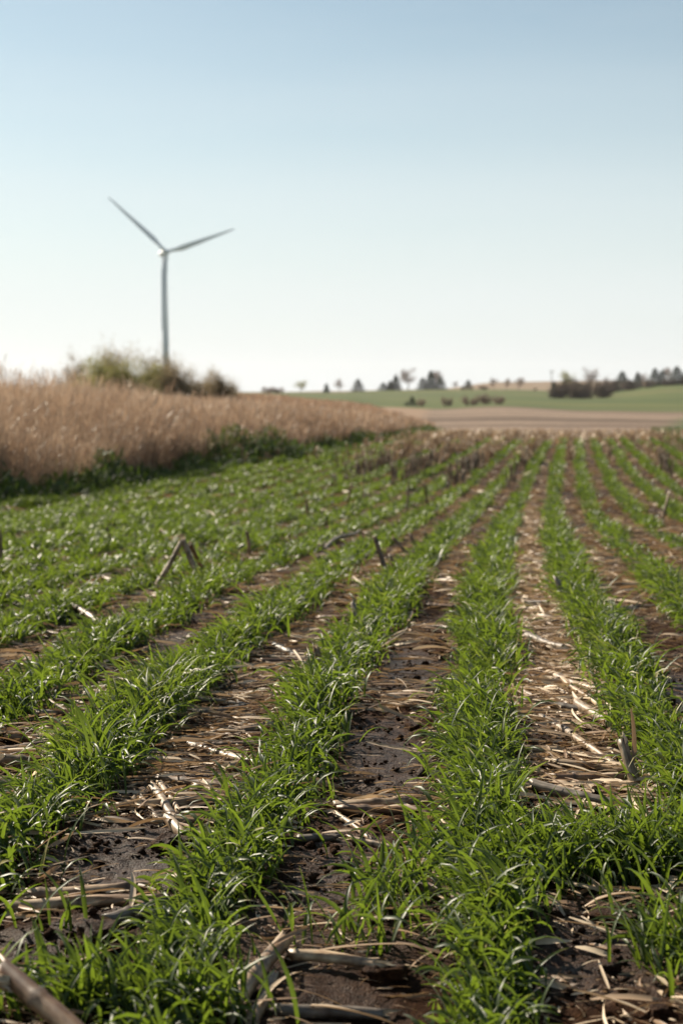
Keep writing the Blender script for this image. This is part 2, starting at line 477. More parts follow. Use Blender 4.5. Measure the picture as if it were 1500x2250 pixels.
# ------------------------------------------------------------------ blades of grass
def blades(P, L, az, phi0, curl, W, seg=6, fold=True, twist=0.0, prof='leaf', var=None, power=1.4, tips=0):
    """ribbons growing from P; returns verts, quads, var"""
    N = len(P)
    t = np.linspace(0, 1, seg + 1)
    az = az[:, None]
    phi = phi0[:, None] - curl[:, None] * t[None, :] ** power
    tw = twist if np.ndim(twist) else np.full(N, twist)
    azt = az + (tw[:, None] * .35) * t[None, :]
    step = (L / seg)[:, None]
    dx = np.cos(phi) * np.cos(azt) * step; dy = np.cos(phi) * np.sin(azt) * step; dz = np.sin(phi) * step
    c = np.zeros((N, seg + 1, 3))
    c[:, 1:, 0] = np.cumsum(dx[:, :-1], 1); c[:, 1:, 1] = np.cumsum(dy[:, :-1], 1); c[:, 1:, 2] = np.cumsum(dz[:, :-1], 1)
    c += P[:, None, :]
    side = np.stack([-np.sin(azt), np.cos(azt), np.zeros_like(azt)], -1)
    nrm = np.stack([-np.sin(phi) * np.cos(azt), -np.sin(phi) * np.sin(azt), np.cos(phi)], -1)
    ta = tw[:, None] * t[None, :]
    sv = side * np.cos(ta)[..., None] + nrm * np.sin(ta)[..., None]
    nv = -side * np.sin(ta)[..., None] + nrm * np.cos(ta)[..., None]
    if prof == 'leaf':
        wp = np.interp(t, [0, .15, .45, .8, 1], [.55, .8, 1, .62, .02])
    elif prof == 'stem':
        wp = np.interp(t, [0, 1], [1, .35])
    else:
        wp = np.interp(t, [0, .08, .5, .92, 1], [.5, 1, .9, .7, .3])
    hw = (W[:, None] * wp[None, :] * .5)[..., None]
    if var is None:
        var = rng.random(N)
    if fold:
        up = nv * hw * .45
        V = np.stack([c - sv * hw + up, c, c + sv * hw + up], 2).reshape(N, -1, 3)
        k = 3
    else:
        V = np.stack([c - sv * hw, c + sv * hw], 2).reshape(N, -1, 3)
        k = 2
    nvb = V.shape[1]
    varm = np.repeat(var[:, None], nvb, 1)
    if tips:
        fl = rng.random(N) < tips
        varm[fl, -k * 2:] = 1.0
        varm[fl & (rng.random(N) < .4), -k * 3:] = .97
    base = (np.arange(N) * V.shape[1])[:, None, None]
    i = (np.arange(seg) * k)[:, None] + np.arange(k - 1)[None, :]
    F = np.stack([i, i + 1, i + k + 1, i + k], -1).reshape(1, -1, 4) + base
    return V.reshape(-1, 3), F.reshape(-1, 4), varm.ravel()

def merge(parts):
    vs, fs, at_ = [], [], []
    o = 0
    for v, f, a in parts:
        vs.append(v); fs.append(f + o); at_.append(a); o += len(v)
    return np.concatenate(vs), np.concatenate(fs), np.concatenate(at_)

# --- rye rows
def rye():
    parts = []
    bands = [(1.15, 3.6, 1250, 7, True, 1.0, 'n'), (3.6, 7.5, 1250, 5, True, 1.08, 'n'), (7.5, 14, 680, 4, False, 1.35, 'm'),
             (14, 24, 330, 3, False, 2.0, 'f'), (24, 41, 210, 3, False, 3.0, 'f')]
    for z0, z1, dens, seg, fold, ws, _ in bands:
        for k in range(-26, 30):
            zc = (z0 + z1) / 2
            n = int((z1 - z0) * dens)
            z = rng.uniform(z0, z1, n)
            # leaves come in tillers
            ti = rng.uniform(z0, z1, max(4, n // 5))
            z = ti[rng.integers(0, len(ti), n)] + rng.normal(0, .006, n)
            tl = (np.sin(z * 97.1 + k * 5) * 43758.5) % 1.0
            sig = np.interp(z, [1.5, 2.2, 3.0, 5, 9], [.026, .029, .036, .039, .038])
            x = rowx(z) + ROW * k + rng.normal(0, 1, n) * sig + .022 * vnoise(z * 1.3, z * 0 + k * 7, 2) * 2
            vig = vnoise(x * 1.7, z * 1.1 + k * 3.3, 12) + .7 * vnoise(x * 5, z * 4, 14)   # vigour
            keep = (x > edgex(z) - .3) & (x > -.30 * z - 1.7) & (x < .30 * z + 1.7) & (rng.random(n) < .86 + .9 * vig + (0.1 if k < -3 else 0))
            x, z, vig = x[keep], z[keep], vig[keep]
            if len(x) == 0: continue
            n = len(x)
            P = np.stack([x, z, gh(x, z) - .004], -1)
            L = rng.uniform(.06, .135, n) * (1 + .75 * vig) * np.clip(1 + .12 * rng.normal(0, 1, n), .7, 1.45) * (1 - .1 * np.clip((z - 12) / 20, 0, 1))
            young = rng.random(n) < .25
            L = L * np.clip(.76 + (z - 1.7) * .17, .72, 1.04)
            L = np.where(young, L * .7, L)
            az = rng.uniform(0, 2 * np.pi, n)
            pull = rng.random(n) < .42
            az = np.where(pull, np.pi + rng.normal(0, .75, n), az)
            phi0 = np.radians(rng.uniform(58, 88, n))
            curl = np.where(young, rng.uniform(.1, .7, n), rng.uniform(.9, 3.3, n))
            W = rng.uniform(.0045, .0085, n) * ws
            var = np.clip(.42 + .5 * vig + rng.normal(0, .17, n), 0, .93)
            var = np.where(rng.random(n) < .012, 1.0, var)
            parts.append(blades(P, L, az, phi0, curl, W, seg, fold, rng.normal(0, 1.0, n), 'leaf', var, 1.5, tips=.16 if seg > 4 else 0))
    # volunteer tufts where the drill overlapped: in the gaps of the foreground
    for (px, py, rx, rz_, n) in [(1230, 1905, .24, .13, 800), (1420, 1900, .2, .12, 500), (250, 2215, .11, .05, 110), (350, 2235, .13, .05, 190),
                                 (790, 2070, .13, .06, 45), (120, 2050, .10, .03, 14), (860, 1990, .06, .1, 70),
                                 (60, 2240, .12, .05, 60), (1480, 2120, .06, .10, 120)]:
        c = at(px, py)
        x = c.x + rng.normal(0, rx * .5, n); z = c.y + rng.normal(0, rz_ * .5, n)
        P = np.stack([x, z, gh(x, z) - .004], -1)
        parts.append(blades(P, rng.uniform(.06, .135, n), np.where(rng.random(n) < .4, np.pi + rng.normal(0, .8, n), rng.uniform(0, 6.28, n)),
                            np.radians(rng.uniform(55, 88, n)), rng.uniform(.3, 2.4, n), rng.uniform(.0048, .0085, n), 7, True,
                            rng.normal(0, 1.0, n), 'leaf', np.clip(rng.normal(.42, .17, n), 0, .95), 1.5))
    V, F, A = merge(parts)
    print('rye faces', len(F))
    o = np_mesh('rye_crop', V, F, M['blade'], {'var': A})
    tag(o, 'rows of young green rye plants growing across the dark soil', 'cover crop', kind='stuff')
rye()

# --- husk litter on the soil
GAPD = {}
def gapdens(gap):
    # how much residue each inter-row gap carries (gap g lies right of row g)
    return {-1: .85, 0: 1.4, -2: 1.25, -3: 1.4, -4: 1.4, 1: 1.3, 2: 1.35, 3: 1.3}.get(gap, 1.25)
def gap_points(n, z0, z1, spread=.10):
    z = np.exp(rng.uniform(math.log(z0), math.log(z1), n * 3))
    g = rng.integers(-22, 24, n * 3)
    x = rowx(z) + ROW * (g + .5) + rng.normal(0, spread, n * 3)
    d = np.array([gapdens(int(q)) for q in g])
    d = d * np.clip(.75 + 1.6 * vnoise(x * 1.9, z * 1.6, 77), 0.03, 1.5)
    d = d * (1 - .93 * bare(x, z))
    k = (rng.random(n * 3) < d * .8) & (x > edgex(z)) & (np.abs(x) < .28 * z + .9)
    return x[k][:n], z[k][:n], g[k][:n]
def litter():
    parts = []
    for z0, z1, n, sc, seg in [(1.2, 6, 100000, 1.0, 5), (6, 14, 62000, 1.6, 4), (14, 42, 60000, 2.2, 3)]:
        x, z, g = gap_points(n, z0, z1, .13 if z0 < 14 else .16)
        n = len(x)
        big = rng.random(n) < .19
        L = np.where(big, rng.uniform(.06, .17, n), rng.uniform(.010, .055, n)) * sc ** .5
        W = np.where(big, rng.uniform(.003, .011, n), rng.uniform(.0012, .006, n)) * sc
        az = rng.normal(0, .55, n) + np.where(rng.random(n) < .5, np.pi, 0)
        bright = g == 0
        L = L * np.clip(z / 3.2, .55, 1); W = W * np.clip(z / 3.2, .55, 1)
        az = np.where(bright, az - .5 * np.sign(np.cos(az)), az)
        P = np.stack([x, z, gh(x, z) + rng.uniform(.001, .016, n) * np.where(big, 1.2, .7)], -1)
        phi0 = rng.normal(.05, .13, n); curl = np.abs(rng.normal(.15, .25, n))
        var = np.clip(rng.beta(1.3, 1.5, n) + np.where(bright, .2, .04), 0, 1)
        parts.append(blades(P, L, az, phi0, curl, W, seg, True, rng.normal(0, 1.5, n), 'husk', var, 1.0))
    # the pale heavily littered stretch right of the main row
    n = 9000
    z = np.exp(rng.normal(math.log(6.3), .42, n)); x = rowx(z) + ROW * .5 + rng.normal(0, .085, n)
    k = vnoise(x * 4, z * 2.6, 91) > -.1 + .2 * rng.normal(0, 1, n)
    x, z = x[k], z[k]; n = len(x)
    P = np.stack([x, z, gh(x, z) + rng.uniform(.001, .013, n)], -1)
    az = rng.normal(-.75, .45, n) + np.where(rng.random(n) < .5, np.pi, 0)
    parts.append(blades(P, rng.uniform(.02, .11, n), az, rng.normal(.05, .15, n), np.abs(rng.normal(.1, .3, n)), rng.uniform(.003, .013, n), 4, True, rng.normal(0, 1.2, n), 'husk', np.clip(rng.beta(2.6, 1.3, n), 0, 1), 1.0))
    V, F, A = merge(parts)
    print('litter', len(F))
    o = np_mesh('husk_litter', V, F, M['husk'], {'var': A})
    tag(o, 'dry corn husk shreds and leaf litter strewn between the rye rows', 'crop residue', kind='stuff')
litter()

# --- small soil crumbs
def ico(sub):
    bm = bmesh.new(); bmesh.ops.create_icosphere(bm, subdivisions=sub, radius=1)
    V = np.array([v.co for v in bm.verts]); F = np.array([[v.index for v in f.verts] for f in bm.faces]); bm.free()
    return V, F
def crumbs():
    V0, F0 = ico(1)
    x, z, g = gap_points(32000, 1.2, 8, .14)
    bx = np.concatenate([c.x + rng.normal(0, a_ * .6, 160) for c, a_, b_ in BARE]); bz = np.concatenate([c.y + rng.normal(0, b_ * .6, 160) for c, a_, b_ in BARE])
    x = np.concatenate([x, bx]); z = np.concatenate([z, bz])
    n = len(x)
    r = rng.gamma(1.3, .0019, n) + .0010
    Vs = V0[None] * (1 + .35 * rng.normal(0, 1, (n, len(V0), 1)).clip(-1.2, 1.2)) * r[:, None, None]
    Vs = Vs * np.array([1.1, 1.0, .75]) + np.stack([x, z, gh(x, z) + r * .3], -1)[:, None, :]
    F = (F0[None] + (np.arange(n) * len(V0))[:, None, None]).reshape(-1, 3)
    o = np_mesh('soil_crumbs', Vs.reshape(-1, 3), F, M['soil'], smooth=False)
    tag(o, 'small dark crumbs of soil strewn on the bare ground', 'soil', kind='stuff')
crumbs()

# ------------------------------------------------------------------ corn stalks
def stalk_mesh(length, r, bend=0.0, seed=0, nodes=True, split=False, flat=1.0):
    """corn stalk along local +X from the origin, with nodes and ragged ends"""
    rd = random.Random(seed)
    ns = max(10, int(length / .008)); nr = 12
    node_gap = rd.uniform(.085, .14); off = rd.uniform(.02, node_gap)
    verts = []; faces = []; ring = []
    rag0 = [rd.uniform(-.016, .012) for _ in range(nr)]; rag1 = [rd.choice((-.03, -.01, .004, .022)) * rd.random() for _ in range(nr)]
    ph = rd.uniform(0, 6)
    for i in range(ns + 1):
        t = i / ns; x = t * length
        rr = r * (1 - .16 * t)
        if nodes:
            d = ((x - off + node_gap / 2) % node_gap) - node_gap / 2
            rr *= 1 + .20 * math.exp(-(d / .0045) ** 2) - .06 * math.exp(-((d - .010) / .006) ** 2)
        rg = math.exp(-((d - .002) / .005) ** 2) if nodes else 0
        cy = bend * length * math.sin(t * math.pi) + .006 * length * math.sin(ph + t * 7)
        cz = .005 * length * math.sin(ph * 2 + t * 6)
        for j in range(nr):
            a = 2 * math.pi * j / nr
            q = rr * (1 + .10 * math.sin(2 * a + ph + x * 9) + .06 * math.sin(5 * a + x * 30) + .09 * mnoise.noise(Vector((x * 45, math.cos(a) * 2 + seed, math.sin(a) * 2))) + rd.uniform(-.03, .03))
            if split and t > .45 and j in (3, 4, 5):
                q *= 1 - .75 * min(1, (t - .45) * 3)
            xx = x + (rag0[j] if i == 0 else 0) + (rag1[j] if i == ns else 0)
            verts.append((xx, cy + q * math.cos(a), cz + q * math.sin(a) * flat)); ring.append(rg)
    for i in range(ns):
        for j in range(nr):
            a = i * nr + j; b = i * nr + (j + 1) % nr
            faces.append((a, b, b + nr, a + nr))
    me = bpy.data.meshes.new('cornstalk')
    c0 = len(verts); verts.append((.006, 0, 0)); verts.append((length - .006, 0, 0)); ring += [0, 0]
    nq = len(faces)
    for j in range(nr):
        faces.append((c0, (j + 1) % nr, j))
        faces.append((c0 + 1, ns * nr + j, ns * nr + (j + 1) % nr))
    me.from_pydata(verts, [], faces)
    me.attributes.new('ring', 'FLOAT', 'POINT').data.foreach_set('value', ring)
    for i, p in enumerate(me.polygons):
        p.use_smooth = i < nq
        p.material_index = 0 if i < nq else 1
    return me

def orient(o, p, q):
    d = (q - p).normalized()
    o.location = p
    o.rotation_mode = 'QUATERNION'
    o.rotation_quaternion = d.to_track_quat('X', 'Z')

def sheath(parent, length, r, seed):
    """torn leaf sheath hanging on a stalk, in the stalk's own frame"""
    rd = np.random.default_rng(seed)
    n = 1
    P = np.stack([rd.uniform(.1, .75, n) * length, rd.uniform(-.3, .3, n) * r, np.full(n, r * .95)], -1)
    V, F, A = blades(P, rd.uniform(.06, .14, n), rd.normal(0, .4, n), rd.uniform(.0, .35, n), rd.uniform(.1, .5, n), rd.uniform(.006, .013, n), 6, True, rd.normal(0, .8, n), 'husk', rd.random(n), 1.0)
    np_mesh('leaf_sheath', V, F, M['husk'], {'var': A}, parent=parent)

def stalk(p, q, r=.0115, m='stalk', label='', bend=0.0, seed=0, sh=None, split=False, name='cornstalk', cat='corn stalk', group=None):
    L = (q - p).length
    me = stalk_mesh(L, r, bend, seed, split=split)
    me.materials.append(M[m]); me.materials.append(M['pith'])
    o = link(bpy.data.objects.new(name, me))
    orient(o, p, q)
    if sh is None: sh = seed % 2 == 0
    if sh: sheath(o, L, r, seed)
    return tag(o, label, cat, group)

# pieces that can be told apart, by where they lie on the ground
def lay(x0, y0, x1, y1, r, m, label, up0=0.0, up1=0.0, **k):
    a = at(x0, y0); b = at(x1, y1)
    if x0 > 1120 and 1300 < y0 < 1800: up0 += .008; up1 += .010
    a.z += r * .8 + up0; b.z += r * .8 + up1
    return stalk(a, b, r, m, label, seed=int(x0 * 7 + y0), **k)

def stand(bx, by, tx, ty, r, m, label, dz=0.0, **k):
    """stub rooted at a ground pixel, its tip above it (tip distance = base distance + dz)"""
    a = at(bx, by); z = a.y + dz
    b = Vector(((tx - 750) / FPX * z, z, -(ty - HZ) / FPX * z))
    a.z -= .02
    return stalk(a, b, r, m, label, seed=int(bx * 3 + by), **k)

lay(20, 1998, 352, 2003, .0105, 'stalk', 'long pale straight cornstalk lying crosswise at lower left, the nearer of two parallel ones', bend=.01)
lay(55, 1976, 338, 1968, .0110, 'stalk', 'pale cornstalk with grey marks lying crosswise just behind a longer parallel one at lower left')
lay(232, 2052, 378, 2008, .0125, 'stalk_grey', 'short thick grey-white cornstalk lying diagonally beside the big dark clod', up0=.004, up1=.012, split=True)
lay(505, 2245, 628, 2100, .0112, 'stalk', 'thick cornstalk with dark bands pointing away from the viewer at bottom centre', up0=.01, up1=.012)
lay(556, 2240, 600, 2165, .0085, 'stalk', 'thinner banded stalk fragment lying against the thick banded stalk at bottom centre')
lay(468, 2215, 515, 2178, .0090, 'stalk', 'short pale stalk end half hidden in rye left of the thick banded stalk')
lay(604, 2218, 855, 2212, .0080, 'stalk_grey', 'grey cornstalk lying straight across the gap at the bottom edge')
lay(640, 2122, 835, 2150, .0075, 'stalk', 'thin pale peeled stalk lying above a dark hollow at bottom centre', up0=.01, up1=.012, bend=.03)
lay(0, 1702, 112, 1692, .0150, 'stalk', 'thick tan stalk butt at left edge beside the yellow cob end')
lay(0, 1722, 78, 1718, .0070, 'stalk', 'thin pale stalk at left edge just in front of the thick butt')
lay(-10, 1665, 130, 1655, .0110, 'stalk_brown', 'brown weathered stalk at left edge behind the thick tan butt')
lay(20, 1642, 160, 1640, .0085, 'stalk', 'pale stalk at left edge under overhanging rye leaves')
lay(75, 1592, 215, 1590, .0095, 'stalk_grey', 'grey stalk lying crosswise near the left edge, farther than the stalk pile')
lay(378, 1625, 572, 1698, .0095, 'stalk', 'long pale stalk lying diagonally in the left gap among husks')
lay(405, 1625, 610, 1622, .0085, 'stalk', 'tan stalk lying straight across the left gap behind the diagonal one')
lay(430, 1645, 600, 1652, .0080, 'stalk_brown', 'brown stalk lying across the left gap under pale husks')
lay(350, 1722, 540, 1752, .0100, 'stalk_brown', 'flattened brown stalk on the husk heap in the left gap')
lay(430, 1742, 580, 1748, .0095, 'stalk', 'pale half-buried stalk ending against the rye row in the left gap')
lay(498, 1708, 560, 1690, .0130, 'stalk', 'short thick pale stump of stalk beside the rye row in the left gap')
lay(312, 1765, 352, 1822, .0065, 'stalk', 'slim white stalk with dark rings pointing at the bare wet patch')
lay(335, 1748, 385, 1815, .0085, 'stalk', 'pale ringed stalk just right of the slim white one')
lay(352, 1735, 396, 1800, .0065, 'stalk', 'thin split stalk on the right side of the ringed pair')
lay(370, 1822, 405, 1850, .0110, 'stalk', 'short pale root end of a stalk on the edge of the wet patch')
lay(650, 1852, 748, 1850, .0080, 'stalk_grey', 'short dark grey stalk lying across the centre gap')
lay(730, 1772, 925, 1782, .0120, 'stalk', 'flattened tan stalk bundle with orange rot across the centre gap')
lay(750, 1785, 930, 1798, .0100, 'stalk_brown', 'orange brown rotten stalk under the tan bundle in the centre gap')
lay(742, 1798, 822, 1845, .0050, 'stalk', 'thin pale straw running diagonally below the stalk bundle in the centre gap')
lay(836, 1562, 930, 1574, .0070, 'stalk', 'thin pale stalk across the wet strip between the two centre rows')
lay(1192, 1588, 1262, 1632, .0100, 'stalk', 'bright stalk in the right gap, left end of the diagonal line of stalks')
lay(1262, 1632, 1352, 1688, .0095, 'stalk', 'bright stalk continuing the diagonal line in the right gap')
lay(1268, 1572, 1342, 1612, .0120, 'stalk', 'thick bright stalk lying behind the diagonal line in the right gap')
lay(1205, 1500, 1318, 1548, .0105, 'stalk', 'pale stalk pointing away to the upper left in the right gap')
lay(1140, 1490, 1300, 1512, .0090, 'stalk', 'long pale stalk crossing the right gap at its bright stretch')
lay(1150, 1560, 1290, 1578, .0080, 'stalk_grey', 'grey stalk lying crosswise in front of the bright stretch of the right gap')
lay(1238, 1528, 1320, 1575, .0080, 'stalk', 'slender tan stalk beside the thick bright one in the right gap')
lay(1155, 1412, 1237, 1444, .0110, 'stalk_grey', 'grey stalk with a clean end lying in the right gap beyond the bright stretch')
lay(1128, 1334, 1205, 1340, .0090, 'stalk_grey', 'bluish grey stalk across the right gap, farther up')
lay(1218, 1688, 1395, 1712, .0085, 'stalk', 'tan stalk in the husk pile at the foot of the upright split stalk')
lay(1215, 1722, 1390, 1726, .0075, 'stalk_brown', 'thin brown stalk in front of the husk pile in the right gap')
lay(1165, 1768, 1352, 1800, .0120, 'stalk_grey', 'dark grey rough stalk in front of the husks, behind the rye filling the gap')
stand(1405, 1745, 1368, 1628, .0115, 'stalk', 'upright split pale stalk leaning left beside the right rye row', dz=.05, split=True)
stand(862, 1292, 822, 1178, .0110, 'stalk_brown', 'tall brown stub leaning left, tallest of the brown stubs in the centre', dz=.05, sh=False)
stand(872, 1285, 858, 1222, .0085, 'stalk_brown', 'short brown stub just right of the tallest leaning one', sh=False)
stand(905, 1222, 862, 1180, .0100, 'stalk_brown', 'brown stub leaning far left beyond the tallest one', dz=.1, sh=False)
stand(922, 1216, 902, 1178, .0100, 'stalk_brown', 'brown stub leaning left, second from the right of the centre four', dz=.05, sh=False)
stand(945, 1205, 932, 1170, .0090, 'stalk_brown', 'small brown stub, rightmost of the centre four', sh=False)
stand(553, 1232, 543, 1168, .0095, 'stalk_brown', 'dark upright stub in the left rows beyond the tent-shaped stalk', sh=False)
stand(255, 1195, 234, 1158, .0110, 'stalk_brown', 'dark stub leaning left in the dense left rows', dz=.1, sh=False)
stand(4, 1275, 0, 1165, .0100, 'stalk_brown', 'brown upright stub cut by the left edge of the view', sh=False)
stand(714, 1500, 692, 1418, .0095, 'stalk_brown', 'tan stub leaning left at the edge of the centre-left rye row')
stand(1243, 1330, 1222, 1272, .0130, 'stalk_grey', 'grey broken stub standing in the row right of the bright gap', dz=.03)
stand(788, 1390, 775, 1325, .0115, 'stalk_grey', 'grey leaning stub with a split tip at the rye row left of the wet strip', dz=.05)
lay(122, 1345, 238, 1382, .0120, 'stalk_brown', 'dark brown stalk lying diagonally in the left rows', up0=.05)
lay(450, 1135, 497, 1180, .0110, 'stalk', 'pale fallen stalk pointing away in the far left rows', up0=.05, up1=.03)
lay(706, 1215, 765, 1168, .0120, 'stalk', 'pale stalk, left one of a leaning pile in the mid distance', up0=.02, up1=.02)
lay(712, 1222, 790, 1180, .0100, 'stalk', 'pale stalk, right one of a leaning pile in the mid distance', up0=.05, up1=.05)
lay(690, 1235, 775, 1205, .0110, 'stalk_brown', 'brown stalk lying in front of the leaning pile in the mid distance')
lay(735, 1335, 820, 1322, .0100, 'stalk_brown', 'dark stalk across the gap at mid distance left of the wet strip')
lay(940, 1338, 998, 1340, .0120, 'stalk_brown', 'dark stalk across the wet strip at mid distance')
lay(905, 1372, 985, 1382, .0070, 'stalk', 'wavy pale straw across the wet strip at mid distance', bend=.05)
lay(600, 1428, 660, 1450, .0110, 'stalk_grey', 'grey stalk in the litter left of the tan stub')
lay(215, 1500, 320, 1512, .0100, 'stalk', 'pale flat stalk in the gap at the left, mid distance')

# bent stalk standing like a tent
apex0 = at(330, 1300)
def tent():
    zc = apex0.y + .05
    up = lambda px, py, z: Vector(((px - 750) / FPX * z, z, -(py - HZ) / FPX * z))
    ap = up(402, 1186, zc)
    root = empty('bent_cornstalk', apex0)
    tag(root, 'tall dry cornstalk snapped into a tent shape in the left rows', 'corn stalk')
    inv = Vector(apex0)
    for i, (a, b, r, m, nm) in enumerate([(apex0 + Vector((.02, 0, 0)), ap, .0125, 'stalk', 'lower_stem'), (ap, at(448, 1300), .0125, 'stalk', 'upper_stem'),
                                      (ap + Vector((.015, .12, -.03)), at(462, 1275), .011, 'stalk_brown', 'side_stem')]):
        me = stalk_mesh((b - a).length, r, 0, 50 + i)
        me.materials.append(M[m]); me.materials.append(M['pith'])
        o = link(bpy.data.objects.new(nm, me)); o.parent = root
        orient(o, a - inv, b - inv)
    V, F = ico(2)
    V = V * np.array([.032, .024, .026]) * (1 + .25 * rng.normal(0, 1, (len(V), 1)).clip(-1, 1)) + np.array([0, 0, .012])
    np_mesh('root_ball', V, F, M['bark'], parent=root)
tent()

# out of focus stalk close to the camera at lower left
a = Vector(((185 - 750) / FPX * 1.62, 1.62, -(2290 - HZ) / FPX * 1.62)); b = Vector(((0 - 750) / FPX * 1.72, 1.72, -(2118 - HZ) / FPX * 1.72))
o = stalk(a + (a - b) * .25, b, .0115, 'stalk_brown', 'thick brown broken stalk close to the viewer at the bottom left corner', seed=91, sh=False)
fk = stalk_mesh(.10, .008, .02, 17); fk.materials.append(M['stalk']); fk.materials.append(M['pith'])
c = link(bpy.data.objects.new('stalk_splinter', fk)); c.parent = o; c.location = (.16, .012, .0); c.rotation_euler = (0, .1, .45)

# scattered stalk pieces in the gaps
protos = []
for i in range(14):
    me = stalk_mesh(random.uniform(.10, .36), random.uniform(.006, .0125), random.uniform(-.03, .03), 200 + i, split=i % 3 == 0)
    me.materials.append(M[('stalk', 'stalk_grey', 'stalk', 'stalk', 'stalk_brown', 'stalk', 'stalk')[i % 7]]); me.materials.append(M['pith'])
    protos.append(me)
gx, gz, gg = gap_points(285, 2.0, 14, .08)
for x, z, g in zip(gx, gz, gg):
    me = random.choice(protos)
    o = link(bpy.data.objects.new('stalk_piece', me))
    L = max(v.co.x for v in me.vertices) if 'L' not in me else me['L']; me['L'] = L
    az = random.gauss(0, .45) + random.choice((0, math.pi))
    if g == 0: az = random.gauss(-.75, .4) + random.choice((0, math.pi))
    dx, dy = math.cos(az) * L, math.sin(az) * L
    p = Vector((x - dx / 2, z - dy / 2, 0)); q = Vector((x + dx / 2, z + dy / 2, 0))
    p.z = float(gh(p.x, p.y)) + .010; q.z = float(gh(q.x, q.y)) + .010 + max(0, random.gauss(0, .008))
    orient(o, p, q)
    tag(o, 'short dry cornstalk piece among many lying in the gaps between the rye rows', 'corn stalk', 'stalk pieces strewn between the rows')

# ------------------------------------------------------------------ clods
def clod(px, py, r, label, sx=1, sz=.8, seed=0, rough=.22):
    c = at(px, py)
    V, F = ico(4)
    out = []
    for v in V:
        p = Vector(v)
        q = Vector((max(-.72, min(.72, p.x)), max(-.72, min(.72, p.y)), max(-.72, min(.72, p.z)))) * 1.15
        d = 1 + rough * 1.6 * mnoise.noise(p * 1.6 + Vector((seed, 0, 0))) + rough * .8 * mnoise.noise(p * 4.5 + Vector((0, seed, 0))) + rough * .45 * mnoise.noise(p * 13) + rough * .25 * mnoise.noise(p * 28)
        out.append((q.x * d * r * sx, q.y * d * r, q.z * d * r * sz))
    o = np_mesh('soil_clod', np.array(out), F, M['soil'], smooth=True)
    o.location = (c.x, c.y, c.z + r * sz * .55)
    o.rotation_euler = (0, 0, seed * .7)
    tag(o, label, 'clod')
    return o
clod(215, 2085, .027, 'big dark blocky clod of earth at lower left, beside the thick grey stalk', 1.05, .95, 3)
clod(300, 2072, .020, 'lower crumbly clod right of the big blocky one', 1.3, .6, 5)
clod(505, 1868, .0165, 'round dark lump of earth alone on the wet patch', 1, 1, 8)
clod(412, 1855, .020, 'flat crumbling clod at the left rim of the wet patch', 1.5, .6, 11)
clod(445, 1868, .016, 'flat dark clod between the rim clod and the round lump', 1.6, .5, 13)
clod(365, 1865, .020, 'shaded clod beneath the left rye row', 1.4, .7, 15)
clod(1345, 2045, .022, 'crumbly clod on the bare soil at lower right', 1.7, .45, 17)
clod(960, 1428, .020, 'dark clod at the far end of the wet strip', 1.3, .7, 19)
clod(905, 1500, .018, 'small clod standing in the wet strip between the centre rows', 1.3, .7, 21)
clod(1440, 1995, .018, 'small clod near the right edge in the shade of rye', 1.3, .6, 23)
clod(905, 1612, .016, 'brown clod beside the right side of the wet strip', 1.6, .6, 25)
clod(850, 2150, .019, 'large ribbed root clump under the peeled stalk at bottom centre', 1.8, .6, 27)
clod(1450, 2240, .013, 'crumbly clod at the bottom right corner', 1.8, .5, 29)
# end of a corn cob
def cob():
    c = at(95, 1722)
    root = bmesh.new()
    V = []; F = []
    nr, nl = 22, 14
    for i in range(nl + 1):
        t = i / nl
        rr = .017 * math.sqrt(max(0.02, 1 - (2 * t - 1) ** 2 * .92))
        for j in range(nr):
            a = 2 * math.pi * j / nr
            q = rr * (1 + .13 * ((i + j) % 2))
            V.append(((t - .5) * .046, q * math.cos(a), q * math.sin(a)))
    for i in range(nl):
        for j in range(nr):
            F.append((i * nr + j, i * nr + (j + 1) % nr, (i + 1) * nr + (j + 1) % nr, (i + 1) * nr + j))
    root.free()
    o = np_mesh('corn_cob', np.array(V), np.array(F), plain('cob', (.62, .42, .20), .7))
    o.location = (c.x, c.y, c.z + .012); o.rotation_euler = (0, .2, .9)
    tag(o, 'short yellow corn cob end lying against rye leaves at the left edge', 'corn cob')
cob()

